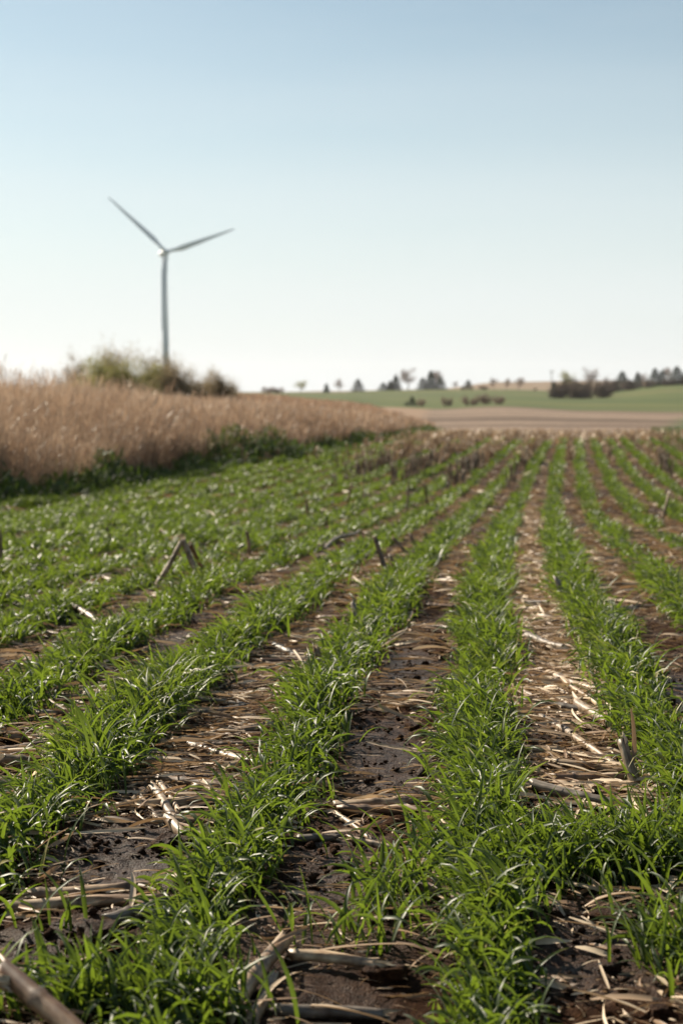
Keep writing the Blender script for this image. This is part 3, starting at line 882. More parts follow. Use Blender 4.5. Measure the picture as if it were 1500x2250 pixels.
# ------------------------------------------------------------------ standing stubble in the far rows
def stubble():
    pts = []
    for g in range(-21, 24, 2):
        rd = np.random.default_rng(400 + g)
        z = 11.0
        dens = {-1: 1.5, -3: 1.9, -5: 2.3, -7: 2.2, -9: 1.0, -11: .5, 1: .2, 3: .6, 5: 1.6, 7: 1.3, 9: 1.2}.get(g, .7)
        start = {-1: 20, -3: 19, -5: 20, -7: 20, -9: 25, -11: 27, 3: 25, 5: 19, 7: 20}.get(g, 24)
        while z < 44:
            z += rd.exponential(.17 / dens)
            p = float(np.clip((z - start) / 3, .012, 1))
            if rd.random() > p: continue
            x = float(rowx(z)) + ROW * (g + .5) + rd.normal(0, .035)
            cl = float(vnoise(x * .8, z * .35, 60))
            if cl < -.2: continue
            if x < float(edgex(z)) + .3 or abs(x) > .27 * z + 1: continue
            pts.append((z, x, rd.uniform(.14, .36) * (1 if z < 30 else .7), rd.normal(0, .14), rd.normal(0, .14), rd.uniform(.009, .015), rd.random()))
    pts.sort()
    vis = [p for p in pts if abs(p[1]) / p[0] < 750 / FPX]
    ind = vis[:280]; ids = set(map(id, ind))
    rest = [p for p in pts if id(p) not in ids]
    stubs = []
    for i in range(8):
        me = stalk_mesh(.24, .0115, random.uniform(-.04, .04), 300 + i, split=i % 2 == 0)
        me.materials.append(M['stalk_brown' if i % 3 == 0 else 'stalk']); me.materials.append(M['pith']); stubs.append(me)
    for (z, x, h, lx, ly, r, q) in ind:
        o = link(bpy.data.objects.new('corn_stub', stubs[int(q * 8)]))
        a = Vector((x, z, float(gh(x, z)) - .01)); orient(o, a, a + Vector((lx, ly, 1)))
        s = h / .24; o.scale = (s, r / .0115, r / .0115)
        tag(o, 'brown upright corn stub, one of many standing in lines between the far rye rows', 'corn stub', 'stubs standing in the far rows')
    # the remaining ones
    A = np.array(rest)
    n = len(A); print('stubs', len(ind), n)
    nr = 6
    ang = np.arange(nr) * 2 * np.pi / nr
    ring = np.stack([np.cos(ang), np.sin(ang)], -1)
    base = np.stack([A[:, 1], A[:, 0], gh(A[:, 1], A[:, 0]) - .01], -1)
    h = A[:, 2]
    V = np.zeros((n, 3, nr, 3))
    for k, t in enumerate((0, .5, 1)):
        V[:, k, :, 0] = (base[:, 0] + A[:, 3] * h * t)[:, None] + ring[None, :, 0] * A[:, 5][:, None] * 1.1
        V[:, k, :, 1] = (base[:, 1] + A[:, 4] * h * t)[:, None] + ring[None, :, 1] * A[:, 5][:, None] * 1.1
        V[:, k, :, 2] = (base[:, 2] + h * t)[:, None] + (rng.uniform(-.02, .02, (n, nr)) if k == 2 else 0)
    F = []
    for k in range(2):
        for j in range(nr):
            F.append((k * nr + j, k * nr + (j + 1) % nr, (k + 1) * nr + (j + 1) % nr, (k + 1) * nr + j))
    F = np.array(F)[None] + (np.arange(n) * 3 * nr)[:, None, None]
    # loose leaves on the stubs
    m = n * 2
    idx = rng.integers(0, n, m)
    P = base[idx] + np.stack([rng.normal(0, .03, m), rng.normal(0, .03, m), h[idx] * rng.uniform(.2, .9, m)], -1)
    v2, f2, a2 = blades(P, rng.uniform(.08, .2, m), rng.uniform(0, 6.28, m), rng.uniform(-.2, .9, m), rng.uniform(.3, 1.6, m), rng.uniform(.015, .03, m), 3, False, rng.normal(0, .8, m), 'husk', rng.uniform(.15, .85, m))
    var = np.repeat(rng.uniform(.15, .85, n), 3 * nr)
    # ragged harvested margin where the rows stop
    m = 16000
    zz = 37 + 15 * rng.random(m) ** 1.3; xx = rng.uniform(-.05, .34, m) * zz * 1.1
    kk = (xx > edgex(zz) + .3) & (rng.random(m) < np.clip((zz - 36) / 6, 0, 1) * (.75 + 1.5 * vnoise(xx * .4, zz * .25, 66)))
    xx, zz = xx[kk], zz[kk]; m = len(xx)
    v3, f3, a3 = blades(np.stack([xx, zz, ground0(xx, zz)], -1), rng.uniform(.06, .24, m), rng.uniform(0, 6.28, m), rng.uniform(.5, 1.55, m), rng.uniform(0, .9, m), rng.uniform(.015, .05, m), 3, False, rng.normal(0, .8, m), 'husk', rng.uniform(.35, 1, m))
    V, F, a_ = merge([(V.reshape(-1, 3), F.reshape(-1, 4), var), (v2, f2, a2), (v3, f3, a3)])
    o = np_mesh('distant_stubble', V, F, M['husk'], {'var': a_})
    tag(o, 'thick lines of brown corn stubble at the far end of the rye field', 'corn stubble', kind='stuff')
    # loose dry leaves around the individually built stubs
    B = np.array(ind); n = len(B); m = n * 3; idx = rng.integers(0, n, m)
stubble()

# ------------------------------------------------------------------ dry prairie strip
def prairie():
    parts = []
    def band(n, zr, depth, segs, wsc, hs=1.0):
        # points left of the edge line
        z = np.exp(rng.uniform(math.log(zr[0]), math.log(zr[1]), n))
        d = rng.random(n) ** 1.5 * depth
        x = edgex(z) - d - .1
        return x, z, d
    for (n, zr, depth, W, seg) in [(42000, (13, 60), 5.0, .007, 4), (30000, (13, 62), 22, .012, 3)]:
        x, z, d = band(n, zr, depth, seg, W)
        keep = (x > -.36 * z - 3)
        x, z, d = x[keep], z[keep], d[keep]; n = len(x)
        cl = 1.3 * vnoise(x * 1.3, z * 1.0, 41) + .8 * vnoise(x * 3.5, z * 3.0, 43)
        k2 = rng.random(n) < .75 + cl * 1.1
        x, z, d, cl = x[k2], z[k2], d[k2], cl[k2]; n = len(x)
        H = np.interp(z, [13, 20, 30, 40, 50, 62], [1.72, 1.52, 1.08, .72, .5, .33]) * np.clip(.5 + d * .55, .5, 1) * (1 + .22 * cl) * (1 + .32 * vnoise(x * .4, z * .22, 88)) * rng.uniform(.60, 1.12, n)
        P = np.stack([x, z, ground0(x, z) - .02], -1)
        hv = vnoise(x * .45, z * .3, 47)
        var = np.clip(.50 + .85 * hv + rng.normal(0, .24, n) + .28 * cl, 0, 1)
        Wz = W * (1 + (z - 15) / 30)
        parts.append(blades(P, H, rng.uniform(0, 6.28, n), np.radians(rng.uniform(72, 90, n)), rng.uniform(0, .5, n), Wz * rng.uniform(.5, 1.2, n), seg, False, rng.normal(0, 1, n), 'stem', var, 1.5))
        # hanging leaves and feathery heads
        m = int(n * 1.5); idx = rng.integers(0, n, m)
        Q = P[idx].copy(); tt = rng.beta(2, 1.4, m)
        Q[:, 2] += H[idx] * tt * .97; Q[:, :2] += rng.normal(0, .04, (m, 2))
        parts.append(blades(Q, rng.uniform(.10, .34, m), rng.uniform(0, 6.28, m), rng.uniform(.7, 1.55, m), rng.uniform(.2, 1.3, m), Wz[idx] * rng.uniform(.5, 1.3, m), 4, False, rng.normal(0, 1, m), 'leaf', np.clip(var[idx] + (tt - .5) * .45 + rng.normal(.06, .2, m), 0, 1), 1.4))
    # its continuation over the low rise behind
    n = 60000
    z = np.exp(rng.uniform(math.log(52), math.log(200), n)); px = rng.uniform(-150, 936, n); x = (px - 750) / FPX * z
    k = (x < edgex(z) - .2) & (rng.random(n) < .8 + 1.2 * vnoise(x * .5, z * .2, 19))
    x, z, px = x[k], z[k], px[k]; n = len(x)
    H = np.interp(z, [50, 80, 200], [.55, .5, .45]) * rng.uniform(.5, 1.1, n) * np.interp(px, [0, 750, 940], [1.4, 1, .7]) * (1 + .5 * vnoise(x * .6, z * .3, 23))
    parts.append(blades(np.stack([x, z, ground0(x, z) - .02], -1), H, rng.uniform(0, 6.28, n), np.radians(rng.uniform(70, 90, n)), rng.uniform(0, .7, n), rng.uniform(.5, 1.2, n) * .0005 * z, 3, False, rng.normal(0, 1, n), 'leaf', np.clip(.45 + .7 * vnoise(x * .25, z * .12, 24) + rng.normal(0, .22, n), 0, 1)))
    V, F, A = merge(parts)
    print('prairie', len(F))
    o = np_mesh('prairie_grass', V, F, M['prairie'], {'var': A})
    tag(o, 'strip of tall dry tan prairie grass along the left side of the field', 'tall grass', kind='stuff')
    # green weeds along its foot
    parts = []
    n = 40000
    z = np.exp(rng.uniform(math.log(12), math.log(56), n))
    x = edgex(z) + rng.normal(-.25, .38, n)
    cl = vnoise(x * .9, z * .7, 71) + .5 * vnoise(x * 3, z * 3, 72)
    k = (rng.random(n) < .75 + 1.2 * cl) & (x > -.36 * z - 2)
    x, z, cl = x[k], z[k], cl[k]; n = len(x)
    hh = np.clip((.28 + .75 * cl) * np.interp(z, [12, 19, 26, 34, 60], [.9, 1.3, 1.2, .6, .35]), .03, .7) * np.exp(-((x - edgex(z) + .25) / .7) ** 2)
    P = np.stack([x, z, ground0(x, z) + rng.random(n) * hh], -1)
    parts.append(blades(P, rng.uniform(.08, .2, n), rng.uniform(0, 6.28, n), rng.uniform(.1, 1.4, n), rng.uniform(.2, 1.8, n), rng.uniform(.014, .04, n), 3, False, rng.normal(0, 1, n), 'leaf', rng.random(n)))
    V, F, A = merge(parts)
    o = np_mesh('green_weeds', V, F, M['forb'], {'var': A})
    tag(o, 'dark green weeds growing along the foot of the dry grass strip', 'weeds', kind='stuff')
prairie()
def verge():
    n = 9000
    z = rng.uniform(31, 60, n); u = .197 + (60 - z) * .0004 + rng.random(n) * .16
    x = u * z; k = rng.random(n) < .8 + vnoise(x * .8, z * .5, 29)
    x, z = x[k], z[k]; n = len(x)
    V, F, A = blades(np.stack([x, z, ground0(x, z)], -1), rng.uniform(.10, .26, n), rng.uniform(0, 6.28, n), rng.uniform(.6, 1.5, n), rng.uniform(.2, 1.6, n), rng.uniform(.012, .03, n), 3, False, rng.normal(0, 1, n), 'leaf', rng.random(n))
    tag(np_mesh('grass_verge', V, F, M['forb'], {'var': A}), 'short green grass on the verge at the far right end of the rows', 'grass', kind='stuff')
verge()

# ------------------------------------------------------------------ trees and shrubs
def tube(path, r0, r1, nr=6):
    V = []; F = []
    n = len(path)
    for i, p in enumerate(path):
        t = i / (n - 1)
        d = (path[min(i + 1, n - 1)] - path[max(i - 1, 0)]).normalized()
        q = d.to_track_quat('Z', 'X'); r = r0 + (r1 - r0) * t
        for j in range(nr):
            a = 2 * math.pi * j / nr
            V.append(tuple(p + q @ Vector((r * math.cos(a), r * math.sin(a), 0))))
    for i in range(n - 1):
        for j in range(nr):
            F.append((i * nr + j, i * nr + (j + 1) % nr, (i + 1) * nr + (j + 1) % nr, (i + 1) * nr + j))
    return np.array(V), np.array(F)

def broad_proto(name, seed, crown_mat, twigs, leafsize, dens, spread=.55, low=.2, shape='round', lab=''):
    """unit-height tree (1 m tall): trunk with limbs, crown of many small leaf or twig faces"""
    rd = random.Random(seed); nr_ = np.random.default_rng(seed)
    root = empty(name, (0, 0, 0))
    tv = []; tips = []
    nst = 1 if shape == 'tree' else 5
    for s in range(nst):
        bx, by = (0, 0) if nst == 1 else (rd.uniform(-.25, .25) * spread, rd.uniform(-.15, .15) * spread)
        path = [Vector((bx, by, -.02))]
        dx, dy = (rd.gauss(0, .02), rd.gauss(0, .02)) if nst == 1 else (bx * .5 + rd.gauss(0, .08), by * .5 + rd.gauss(0, .08))
        for i in range(5):
            path.append(path[-1] + Vector((dx * .3 + rd.gauss(0, .012), dy * .3 + rd.gauss(0, .012), .17)))
        v, f = tube(path, .028 if nst == 1 else .014, .005)
        tv.append((v, f, np.zeros(len(v))))
        nl = 13 if nst == 1 else 7
        for i in range(nl):
            k = rd.uniform(low * 5 + .3, 4.7)
            p = path[int(k)].lerp(path[min(int(k) + 1, 5)], k % 1)
            a = rd.uniform(0, 6.28); ln = spread * rd.uniform(.35, .62) * (1 - .5 * abs(k / 5 - .55)); up = rd.uniform(.25, .8)
            lp = [p]
            for j in range(4):
                lp.append(lp[-1] + Vector((math.cos(a), math.sin(a), up)).normalized() * ln / 4 + Vector((rd.gauss(0, .012), rd.gauss(0, .012), .004)))
            v, f = tube(lp, .010, .003, 4)
            tv.append((v, f, np.zeros(len(v))))
            tips += [lp[-1], lp[-2], lp[2]]
        tips += [path[-1], path[-2]]
    V, F, _ = merge(tv)
    np_mesh('trunk', V, F, M['bark'], parent=root)
    T = np.array(tips)
    n = dens
    idx = nr_.integers(0, len(T), n)
    cs = nr_.uniform(.04, .11, len(T))
    P = T[idx] + nr_.normal(0, 1, (n, 3)) * cs[idx][:, None] * np.array([1, 1, .8])
    P[:, 2] = np.clip(P[:, 2], .04, 1.02)
    cv = nr_.random(len(T))
    var = np.clip(.5 * cv[idx] + .5 * nr_.random(n), 0, 1)
    parts = []
    if twigs:
        az = np.arctan2(P[:, 1], P[:, 0]) + nr_.normal(0, .8, n)
        parts.append(blades(P, nr_.uniform(.05, .13, n), az, nr_.uniform(.2, 1.3, n), nr_.normal(0, .3, n), np.full(n, .0065), 2, False, 0.0, 'stem', var))
    if leafsize:
        n2 = n
        parts.append(blades(P, nr_.uniform(.6, 1.4, n2) * leafsize, nr_.uniform(0, 6.28, n2), nr_.uniform(-1.2, 1.4, n2), nr_.normal(0, .5, n2), nr_.uniform(.5, 1, n2) * leafsize, 2, False, nr_.normal(0, 1, n2), 'husk', var))
    V, F, A = merge(parts)
    np_mesh('crown', V, F, crown_mat, {'var': A}, parent=root)
    return root

def dome_proto(name, seed, crown_mat, n, wide, leaf, bare=True):
    """shrub with its crown reaching the ground: several lumps of twigs and small leaves, bare stems inside"""
    rd = random.Random(seed); r_ = np.random.default_rng(seed)
    root = empty(name, (0, 0, 0))
    tv = []; T = []; S_ = []
    nst = 11
    for s in range(nst):
        a = rd.uniform(0, 6.28); q = rd.uniform(.0, 1) ** .6 * wide * .5
        tip = Vector((q * math.cos(a), q * math.sin(a), (1 - (q / (wide * .5)) ** 2 * .55) * rd.uniform(.72, 1.0)))
        p0 = Vector((tip.x * .3, tip.y * .3, -.02)); mid_ = p0.lerp(tip, .5) + Vector((rd.gauss(0, .03), rd.gauss(0, .03), -.03))
        v, f = tube([p0, mid_, tip], .014, .003, 4); tv.append((v, f, np.zeros(len(v))))
        for k in range(7):
            t = rd.uniform(.18, 1); c = p0.lerp(tip, t)
            e = c + Vector((rd.gauss(0, .09), rd.gauss(0, .09), rd.gauss(.02, .05)))
            v, f = tube([c, e], .006, .002, 3); tv.append((v, f, np.zeros(len(v))))
            T.append(e); S_.append(rd.uniform(.06, .11))
    V, F, _ = merge(tv)
    np_mesh('trunk', V, F, M['bark'], parent=root)
    T = np.array(T); S_ = np.array(S_)
    idx = r_.integers(0, len(T), n)
    P = T[idx] + r_.normal(0, 1, (n, 3)) * S_[idx][:, None]
    P[:, 2] = np.abs(P[:, 2])
    cv = r_.random(len(T)); var = np.clip(.55 * cv[idx] + .45 * r_.random(n), 0, 1)
    az = np.arctan2(P[:, 1], P[:, 0]) + r_.normal(0, .7, n)
    parts = [blades(P, r_.uniform(.02, .05, n), az, r_.uniform(-.3, 1.45, n), r_.normal(0, .2, n), np.full(n, .006), 2, False, 0.0, 'stem', var)]
    if leaf:
        parts.append(blades(P + r_.normal(0, .02, (n, 3)), r_.uniform(.6, 1.4, n) * leaf, r_.uniform(0, 6.28, n), r_.uniform(-1.2, 1.4, n), r_.normal(0, .5, n), r_.uniform(.5, 1, n) * leaf, 2, False, r_.normal(0, 1, n), 'husk', var))
    V, F, A = merge(parts)
    np_mesh('crown', V, F, crown_mat, {'var': A}, parent=root)
    return root

def conifer_proto(name, seed, w=.42):
    rd = np.random.default_rng(seed)
    root = empty(name, (0, 0, 0))
    v, f = tube([Vector((0, 0, -.02)), Vector((.004, 0, .5)), Vector((0, .003, .98))], .022, .003)
    np_mesh('trunk', v, f, M['bark'], parent=root)
    n = 5200
    t = rd.random(n) ** 1.25
    a = rd.uniform(0, 6.28, n)
    lump = 1 + .28 * np.sin(a * 3 + t * 22 + seed) + .22 * np.sin(t * 40 + a * 2)
    rmax = w * .5 * (1 - t) ** .75 * lump + .012
    r = rmax * rd.random(n) ** .4
    P = np.stack([r * np.cos(a), r * np.sin(a), .05 + t * .93 - r * .25], -1)
    V, F, A = blades(P, rd.uniform(.03, .065, n), a + rd.normal(0, .4, n), rd.normal(-.1, .35, n), rd.normal(.2, .3, n), rd.uniform(.02, .04, n), 2, False, rd.normal(0, .8, n), 'husk', rd.random(n))
    np_mesh('crown', V, F, M['needle'], {'var': A}, parent=root)
    return root

PR = {
 'shrub_a': dome_proto('shrub', 1, M['shrub'], 11000, 1.15, .026),
 'shrub_b': dome_proto('shrub', 2, M['bud'], 11500, 1.35, .026),
 'shrub_c': dome_proto('shrub', 3, M['shrub'], 7600, .9, .022),
 'bare': broad_proto('bare_tree', 4, M['twig'], True, 0, 2600, .85, .3, 'tree'),
 'bare2': broad_proto('bare_tree', 5, M['twig'], True, .012, 2200, .9, .25, 'tree'),
 'brush': dome_proto('bare_shrub', 6, M['twig'], 7000, 1.7, .032),
  'hedge': dome_proto('hedge', 16, M['hedge'], 9000, 1.7, .035),
 'pale': broad_proto('budding_tree', 7, M['bud'], True, .02, 2200, .9, .2, 'tree'),
 'con_a': conifer_proto('conifer', 8, .75),
 'con_b': conifer_proto('conifer', 9, 1.15),
 'con_c': conifer_proto('conifer', 10, .65),
}
used = set()
def plant(kind, px, z, top, label, cat, group=None, wide=1.0, base=None):
    """kind at column px and distance z, growing from the ground to the photo row top"""
    x = (px - 750) / FPX * z
    g = float(ground0(x, z))
    h = (-(top - HZ) / FPX * z - g) * (1.12 if kind in ('brush', 'hedge') else 1.12 if kind in ('shrub_a', 'shrub_b', 'shrub_c') else 1)
    src = PR[kind]
    if kind in used: o = copy_tree(src)
    else:
        o = src; used.add(kind)
    o.location = (x, z, g - .02)
    o.rotation_euler = (0, 0, (px * 1.7) % 6.28)
    o.scale = (h * wide, h * wide, h)
    return tag(o, label, cat, group)

G1 = 'shrubs of the thicket behind the dry grass'
plant('shrub_b', 205, 95, 806, 'olive green shrub at the left end of the thicket behind the dry grass', 'shrub', G1, 1.25)
plant('shrub_c', 165, 99, 776, 'slim pointed shrub sticking up at the left end of the thicket', 'shrub', G1, .55)
plant('shrub_a', 262, 98, 762, 'tallest brownish shrub of the thicket, left of the turbine tower', 'shrub', G1, .85)
plant('shrub_b', 235, 92, 792, 'yellow green shrub in front of the tallest one of the thicket', 'shrub', G1, .9)
plant('shrub_a', 330, 97, 776, 'rounded brown shrub just left of the turbine tower', 'shrub', G1, .95)
plant('shrub_c', 365, 95, 784, 'brown shrub right at the foot of the turbine tower', 'shrub', G1, .95)
plant('shrub_b', 300, 92, 806, 'low olive shrub in front of the rounded brown one', 'shrub', G1, 1.1)
plant('shrub_a', 402, 96, 806, 'low grey-green shrub right of the turbine tower', 'shrub', G1, .95)
plant('shrub_c', 425, 98, 818, 'small shrub filling the dip at the right of the thicket', 'shrub', G1, 1.1)
plant('shrub_a', 462, 100, 812, 'separate round-topped shrub at the right end of the thicket', 'shrub', G1, 1.05)
plant('shrub_c', 496, 103, 836, 'last small thin shrub where the thicket meets the horizon', 'shrub', G1, 1.0)

G2 = 'trees along the horizon'
def hz(*a, **k): plant(*a, group=G2, **k)
hz('brush', 588, 700, 848, 'low bare scrub on the horizon, farthest left', 'shrub', wide=1.3)
hz('brush', 612, 700, 850, 'low bare scrub on the horizon beside the farthest left clump', 'shrub', wide=1.3)
hz('pale', 660, 800, 836, 'pale green budding tree on the horizon left of the first small conifer', 'tree', wide=1.1)
hz('con_c', 717, 830, 842, 'small dark conifer where the green field begins', 'tree', wide=1.2)
hz('bare', 745, 870, 834, 'faint bare tree between the first two conifers', 'tree')
hz('con_b', 786, 840, 832, 'broad dark conifer, second on the green crest', 'tree', wide=1.1)
hz('con_b', 842, 850, 840, 'low dark conifer at the left of the three-conifer clump', 'tree', wide=1.5)
hz('con_c', 857, 850, 836, 'middle conifer of the three-conifer clump', 'tree', wide=1.5)
hz('con_a', 869, 850, 823, 'tall pointed conifer at the right of the three-conifer clump', 'tree')
hz('bare', 896, 850, 812, 'round bare tree alone on the green crest', 'tree', wide=1.15)
hz('con_b', 928, 850, 829, 'conifer at the left of the tallest cluster on the crest', 'tree')
hz('con_a', 946, 850, 814, 'tallest conifer of the crest, right of the round bare tree', 'tree')
hz('bare2', 962, 870, 813, 'bare tree behind the tallest conifer cluster', 'tree')
hz('con_b', 967, 850, 827, 'broad conifer at the right of the tallest cluster', 'tree')
hz('bare2', 998, 860, 837, 'tiny bare tree between two conifer groups', 'tree', wide=.8)
hz('con_b', 1028, 850, 834, 'squat lone conifer right of the tallest cluster', 'tree', wide=1.1)
hz('con_b', 1015, 845, 848, 'very low conifer bush left of the squat lone one', 'shrub', wide=1.3)
hz('brush', 1062, 850, 846, 'low reddish scrub below the tan hill', 'shrub', wide=1.6)
hz('bare2', 1085, 850, 829, 'bare tree, left of three below the tan hill', 'tree', wide=.8)
hz('bare2', 1112, 850, 830, 'bare tree, middle of three below the tan hill', 'tree', wide=.75)
hz('bare2', 1138, 850, 828, 'bare tree, right of three below the tan hill', 'tree', wide=1.05)
hz('brush', 1175, 850, 852, 'low scrub between the three bare trees and the brown hedge', 'shrub', wide=1.2)
G3 = 'bushes on the slope of the green field'
def mid(*a, **k): plant(*a, group=G3, **k)
mid('con_b', 905, 250, 870, 'dark pointed evergreen bush on the green slope beyond the dry grass', 'shrub', wide=1.0)
mid('con_b', 893, 252, 882, 'small dark evergreen at the left foot of the pointed one', 'shrub', wide=1.3)
mid('brush', 924, 255, 874, 'bare brown bush right of the dark evergreen on the slope', 'shrub', wide=.7)
mid('brush', 980, 255, 869, 'small pinkish bare bush alone on the green slope', 'shrub', wide=.62)
mid('brush', 1032, 255, 868, 'wide reddish bush, left of three on the green slope', 'shrub', wide=1.0)
mid('brush', 1066, 270, 862, 'taller pinkish bush, middle of three on the green slope', 'shrub', wide=.8)
mid('brush', 1094, 262, 867, 'reddish bush, right of three on the green slope', 'shrub', wide=.85)
G4 = 'trees and hedges on the right skyline'
def rt(*a, **k): plant(*a, group=G4, **k)
rt('con_b', 1215, 520, 838, 'dark evergreen at the left end of the brown hedge by the pole', 'shrub', wide=.6)
rt('hedge', 1235, 520, 838, 'brown hedge clump right of the utility pole', 'shrub', wide=.85)
rt('hedge', 1262, 530, 836, 'brown hedge clump, second from the utility pole', 'shrub', wide=.85)
rt('hedge', 1290, 540, 842, 'brown hedge clump, third from the utility pole', 'shrub', wide=.85)
rt('hedge', 1318, 560, 843, 'brown hedge clump, fourth from the utility pole', 'shrub', wide=.9)
rt('pale', 1246, 800, 814, 'pale budding tree behind the brown hedge', 'tree', wide=.8)
rt('bare', 1296, 800, 811, 'bare grey tree behind the brown hedge', 'tree', wide=.85)
rt('brush', 1330, 800, 828, 'bare scrub left of the right-hand conifers', 'shrub', wide=1.0)
for i_, (px_, tp_) in enumerate(((1346, 838), (1380, 836), (1422, 834), (1462, 832), (1478, 832), (1500, 830))):
    rt('hedge', px_, 775, tp_, 'low brown hedge at the foot of the dark conifers along the right skyline', 'shrub', wide=.8)
rt('con_b', 1366, 800, 815, 'dark conifer, leftmost of the right-hand group', 'tree')
rt('con_b', 1350, 790, 836, 'low dark bush at the foot of the leftmost right-hand conifer', 'shrub', wide=1.2)
rt('con_a', 1400, 800, 817, 'pointed dark conifer, second of the right-hand group', 'tree')
rt('con_b', 1384, 790, 834, 'low dark conifer between the first two of the right-hand group', 'shrub', wide=1.2)
rt('bare', 1412, 830, 822, 'bare tree behind the right-hand conifers', 'tree')
rt('con_b', 1438, 790, 808, 'large dark conifer, third of the right-hand group', 'tree', wide=.9)
rt('con_b', 1454, 790, 812, 'large dark conifer touching the third one on its right', 'tree', wide=.8)
rt('bare2', 1468, 830, 806, 'bare tree between the two big dark conifers at right', 'tree', wide=.9)
rt('con_b', 1486, 780, 804, 'big dark conifer near the right edge of the view', 'tree')
rt('con_b', 1508, 780, 812, 'dark conifer cut by the right edge of the view', 'tree', wide=1.1)

# ------------------------------------------------------------------ utility pole
def pole():
    z = 515; x = (1211 - 750) / FPX * z; g = float(ground0(x, z))
    h = -(813 - HZ) / FPX * z - g
    root = empty('utility_pole', (x, z, g))
    tag(root, 'slim wooden utility pole standing before the brown hedge', 'utility pole')
    v, f = tube([Vector((0, 0, -.1)), Vector((0, 0, h / 2)), Vector((0, 0, h))], .17, .11, 10)
    np_mesh('shaft', v, f, M['wood'], parent=root)
    v, f = tube([Vector((-.9, -.15, h - .5)), Vector((.9, -.15, h - .5))], .07, .07, 6)
    np_mesh('crossarm', v, f, M['wood'], parent=root)
    for s in (-.8, .0, .8):
        v, f = tube([Vector((s, -.15, h - .44)), Vector((s, -.15, h - .26))], .05, .04, 8)
        np_mesh('insulator', v, f, M['metal'], parent=root)
pole()

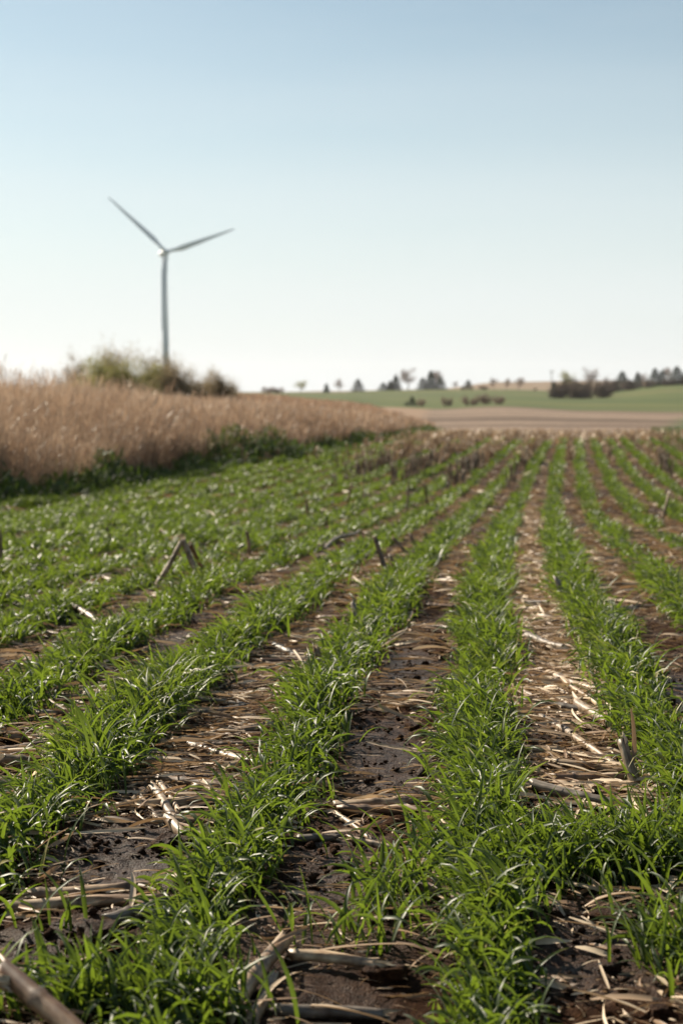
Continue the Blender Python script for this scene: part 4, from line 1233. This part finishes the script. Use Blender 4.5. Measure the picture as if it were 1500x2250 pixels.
# ------------------------------------------------------------------ wind turbine
def turbine():
    z = 870.0
    K = z / FPX
    hx = (357.8 - 750) * K; hz_ = -(556 - HZ) * K
    g = float(ground0(hx, z))
    root = empty('wind_turbine', (hx + .8, z, g))
    tag(root, 'tall white three-bladed wind turbine rising behind the thicket', 'wind turbine')
    H = hz_ - g
    path = [Vector((1.2 * (1 - i / 12), 0, H * i / 12 - (1 if i == 0 else 0) - (1.6 if i == 12 else 0))) for i in range(13)]
    v, f = tube(path, 2.15, 1.25, 28)
    np_mesh('tower', v, f, M['turbine'], parent=root)
    yaw = R(28)     # rotor axis points right of the line of sight, towards the viewer
    ax = Vector((math.sin(yaw), -math.cos(yaw), .07)).normalized()
    rt_ = Vector((math.cos(yaw), math.sin(yaw), 0)); up = rt_.cross(-ax); up = up if up.z > 0 else -up
    top = Vector((0, 0, H))
    bm = bmesh.new()
    bmesh.ops.create_cube(bm, size=1)
    for v_ in bm.verts:
        k = .82 if v_.co.x < 0 else 1.0
        v_.co = Vector((v_.co.x * 8.6, v_.co.y * 3.3 * k, v_.co.z * 3.4 * k))
    bmesh.ops.bevel(bm, geom=bm.edges[:], offset=.5, segments=3, affect='EDGES')
    me = bpy.data.meshes.new('nacelle'); bm.to_mesh(me); bm.free(); me.materials.append(M['turbine'])
    for p in me.polygons: p.use_smooth = True
    o = link(bpy.data.objects.new('nacelle', me)); o.parent = root
    Mx = Matrix((ax, up.cross(ax), up)).transposed()
    o.location = top - ax * 1.6 + Vector((0, 0, .2)); o.rotation_euler = Mx.to_euler()
    hubc = top + ax * 3.6
    # hub with spinner nose
    V = []; F = []; nr = 20
    prof = [(-1.5, 1.3), (-1.0, 1.6), (0, 1.7), (.9, 1.5), (1.6, 1.0), (2.0, .4), (2.1, .02)]
    for (a_, r_) in prof:
        for j in range(nr):
            t = 2 * math.pi * j / nr
            V.append(tuple(hubc + ax * a_ + rt_ * (r_ * math.cos(t)) + up * (r_ * math.sin(t))))
    for i in range(len(prof) - 1):
        for j in range(nr): F.append((i * nr + j, i * nr + (j + 1) % nr, (i + 1) * nr + (j + 1) % nr, (i + 1) * nr + j))
    np_mesh('hub', np.array(V), np.array(F), M['turbine'], parent=root)
    L = 44.5
    for ang in (20, 139.5, 265.0):
        t = R(ang)
        d = rt_ * math.cos(t) + up * math.sin(t)
        c_ = rt_ * -math.sin(t) + up * math.cos(t)      # in the rotor plane, across the blade
        V = []; F = []
        ns, nr = 30, 14
        for i in range(ns + 1):
            s = i / ns
            chord = np.interp(s, [0, .04, .1, .2, .35, .6, .85, .97, 1], [1.9, 1.9, 2.2, 3.3, 2.9, 2.0, 1.25, .7, .15])
            thick = np.interp(s, [0, .05, .2, .5, 1], [1.9, 1.8, .75, .35, .05])
            tw = R(np.interp(s, [0, .2, .5, 1], [35, 14, 5, 0]))
            cdir = c_ * math.cos(tw) + ax * math.sin(tw); ndir = ax * math.cos(tw) - c_ * math.sin(tw)
            cen = hubc + d * (1.2 + s * (L - 1.2)) + ax * (.6 * s * s) 
            for j in range(nr):
                a_ = 2 * math.pi * j / nr
                xx = chord * .5 * math.cos(a_) - chord * .18 * (0 if s < .08 else 1)
                yy = thick * .5 * math.sin(a_) * (1 if s < .08 else (.6 + .4 * math.cos(a_)))
                V.append(tuple(cen + cdir * xx + ndir * yy))
        for i in range(ns):
            for j in range(nr): F.append((i * nr + j, i * nr + (j + 1) % nr, (i + 1) * nr + (j + 1) % nr, (i + 1) * nr + j))
        np_mesh('blade', np.array(V), np.array(F), M['turbine'], parent=root)
turbine()

# ------------------------------------------------------------------ haze
def haze():
    me = bpy.data.meshes.new('haze')
    x0, x1, y0, y1, z0, z1 = -9000, 9000, -60, 7300, -12, 130
    me.from_pydata([(x0, y0, z0), (x1, y0, z0), (x1, y1, z0), (x0, y1, z0), (x0, y0, z1), (x1, y0, z1), (x1, y1, z1), (x0, y1, z1)], [],
                   [(0, 3, 2, 1), (4, 5, 6, 7), (0, 1, 5, 4), (1, 2, 6, 5), (2, 3, 7, 6), (3, 0, 4, 7)])
    m = bpy.data.materials.new('haze'); m.use_nodes = True
    n = m.node_tree.nodes; n.remove(n['Principled BSDF'])
    v = n.new('ShaderNodeVolumePrincipled')
    v.inputs['Color'].default_value = (.95, .96, 1, 1); v.inputs['Density'].default_value = 0.55e-4; v.inputs['Anisotropy'].default_value = .3
    m.node_tree.links.new(v.outputs[0], n['Material Output'].inputs['Volume'])
    me.materials.append(m)
    tag(link(bpy.data.objects.new('haze', me)), kind='stuff')
haze()
print('objects', len(S.objects))
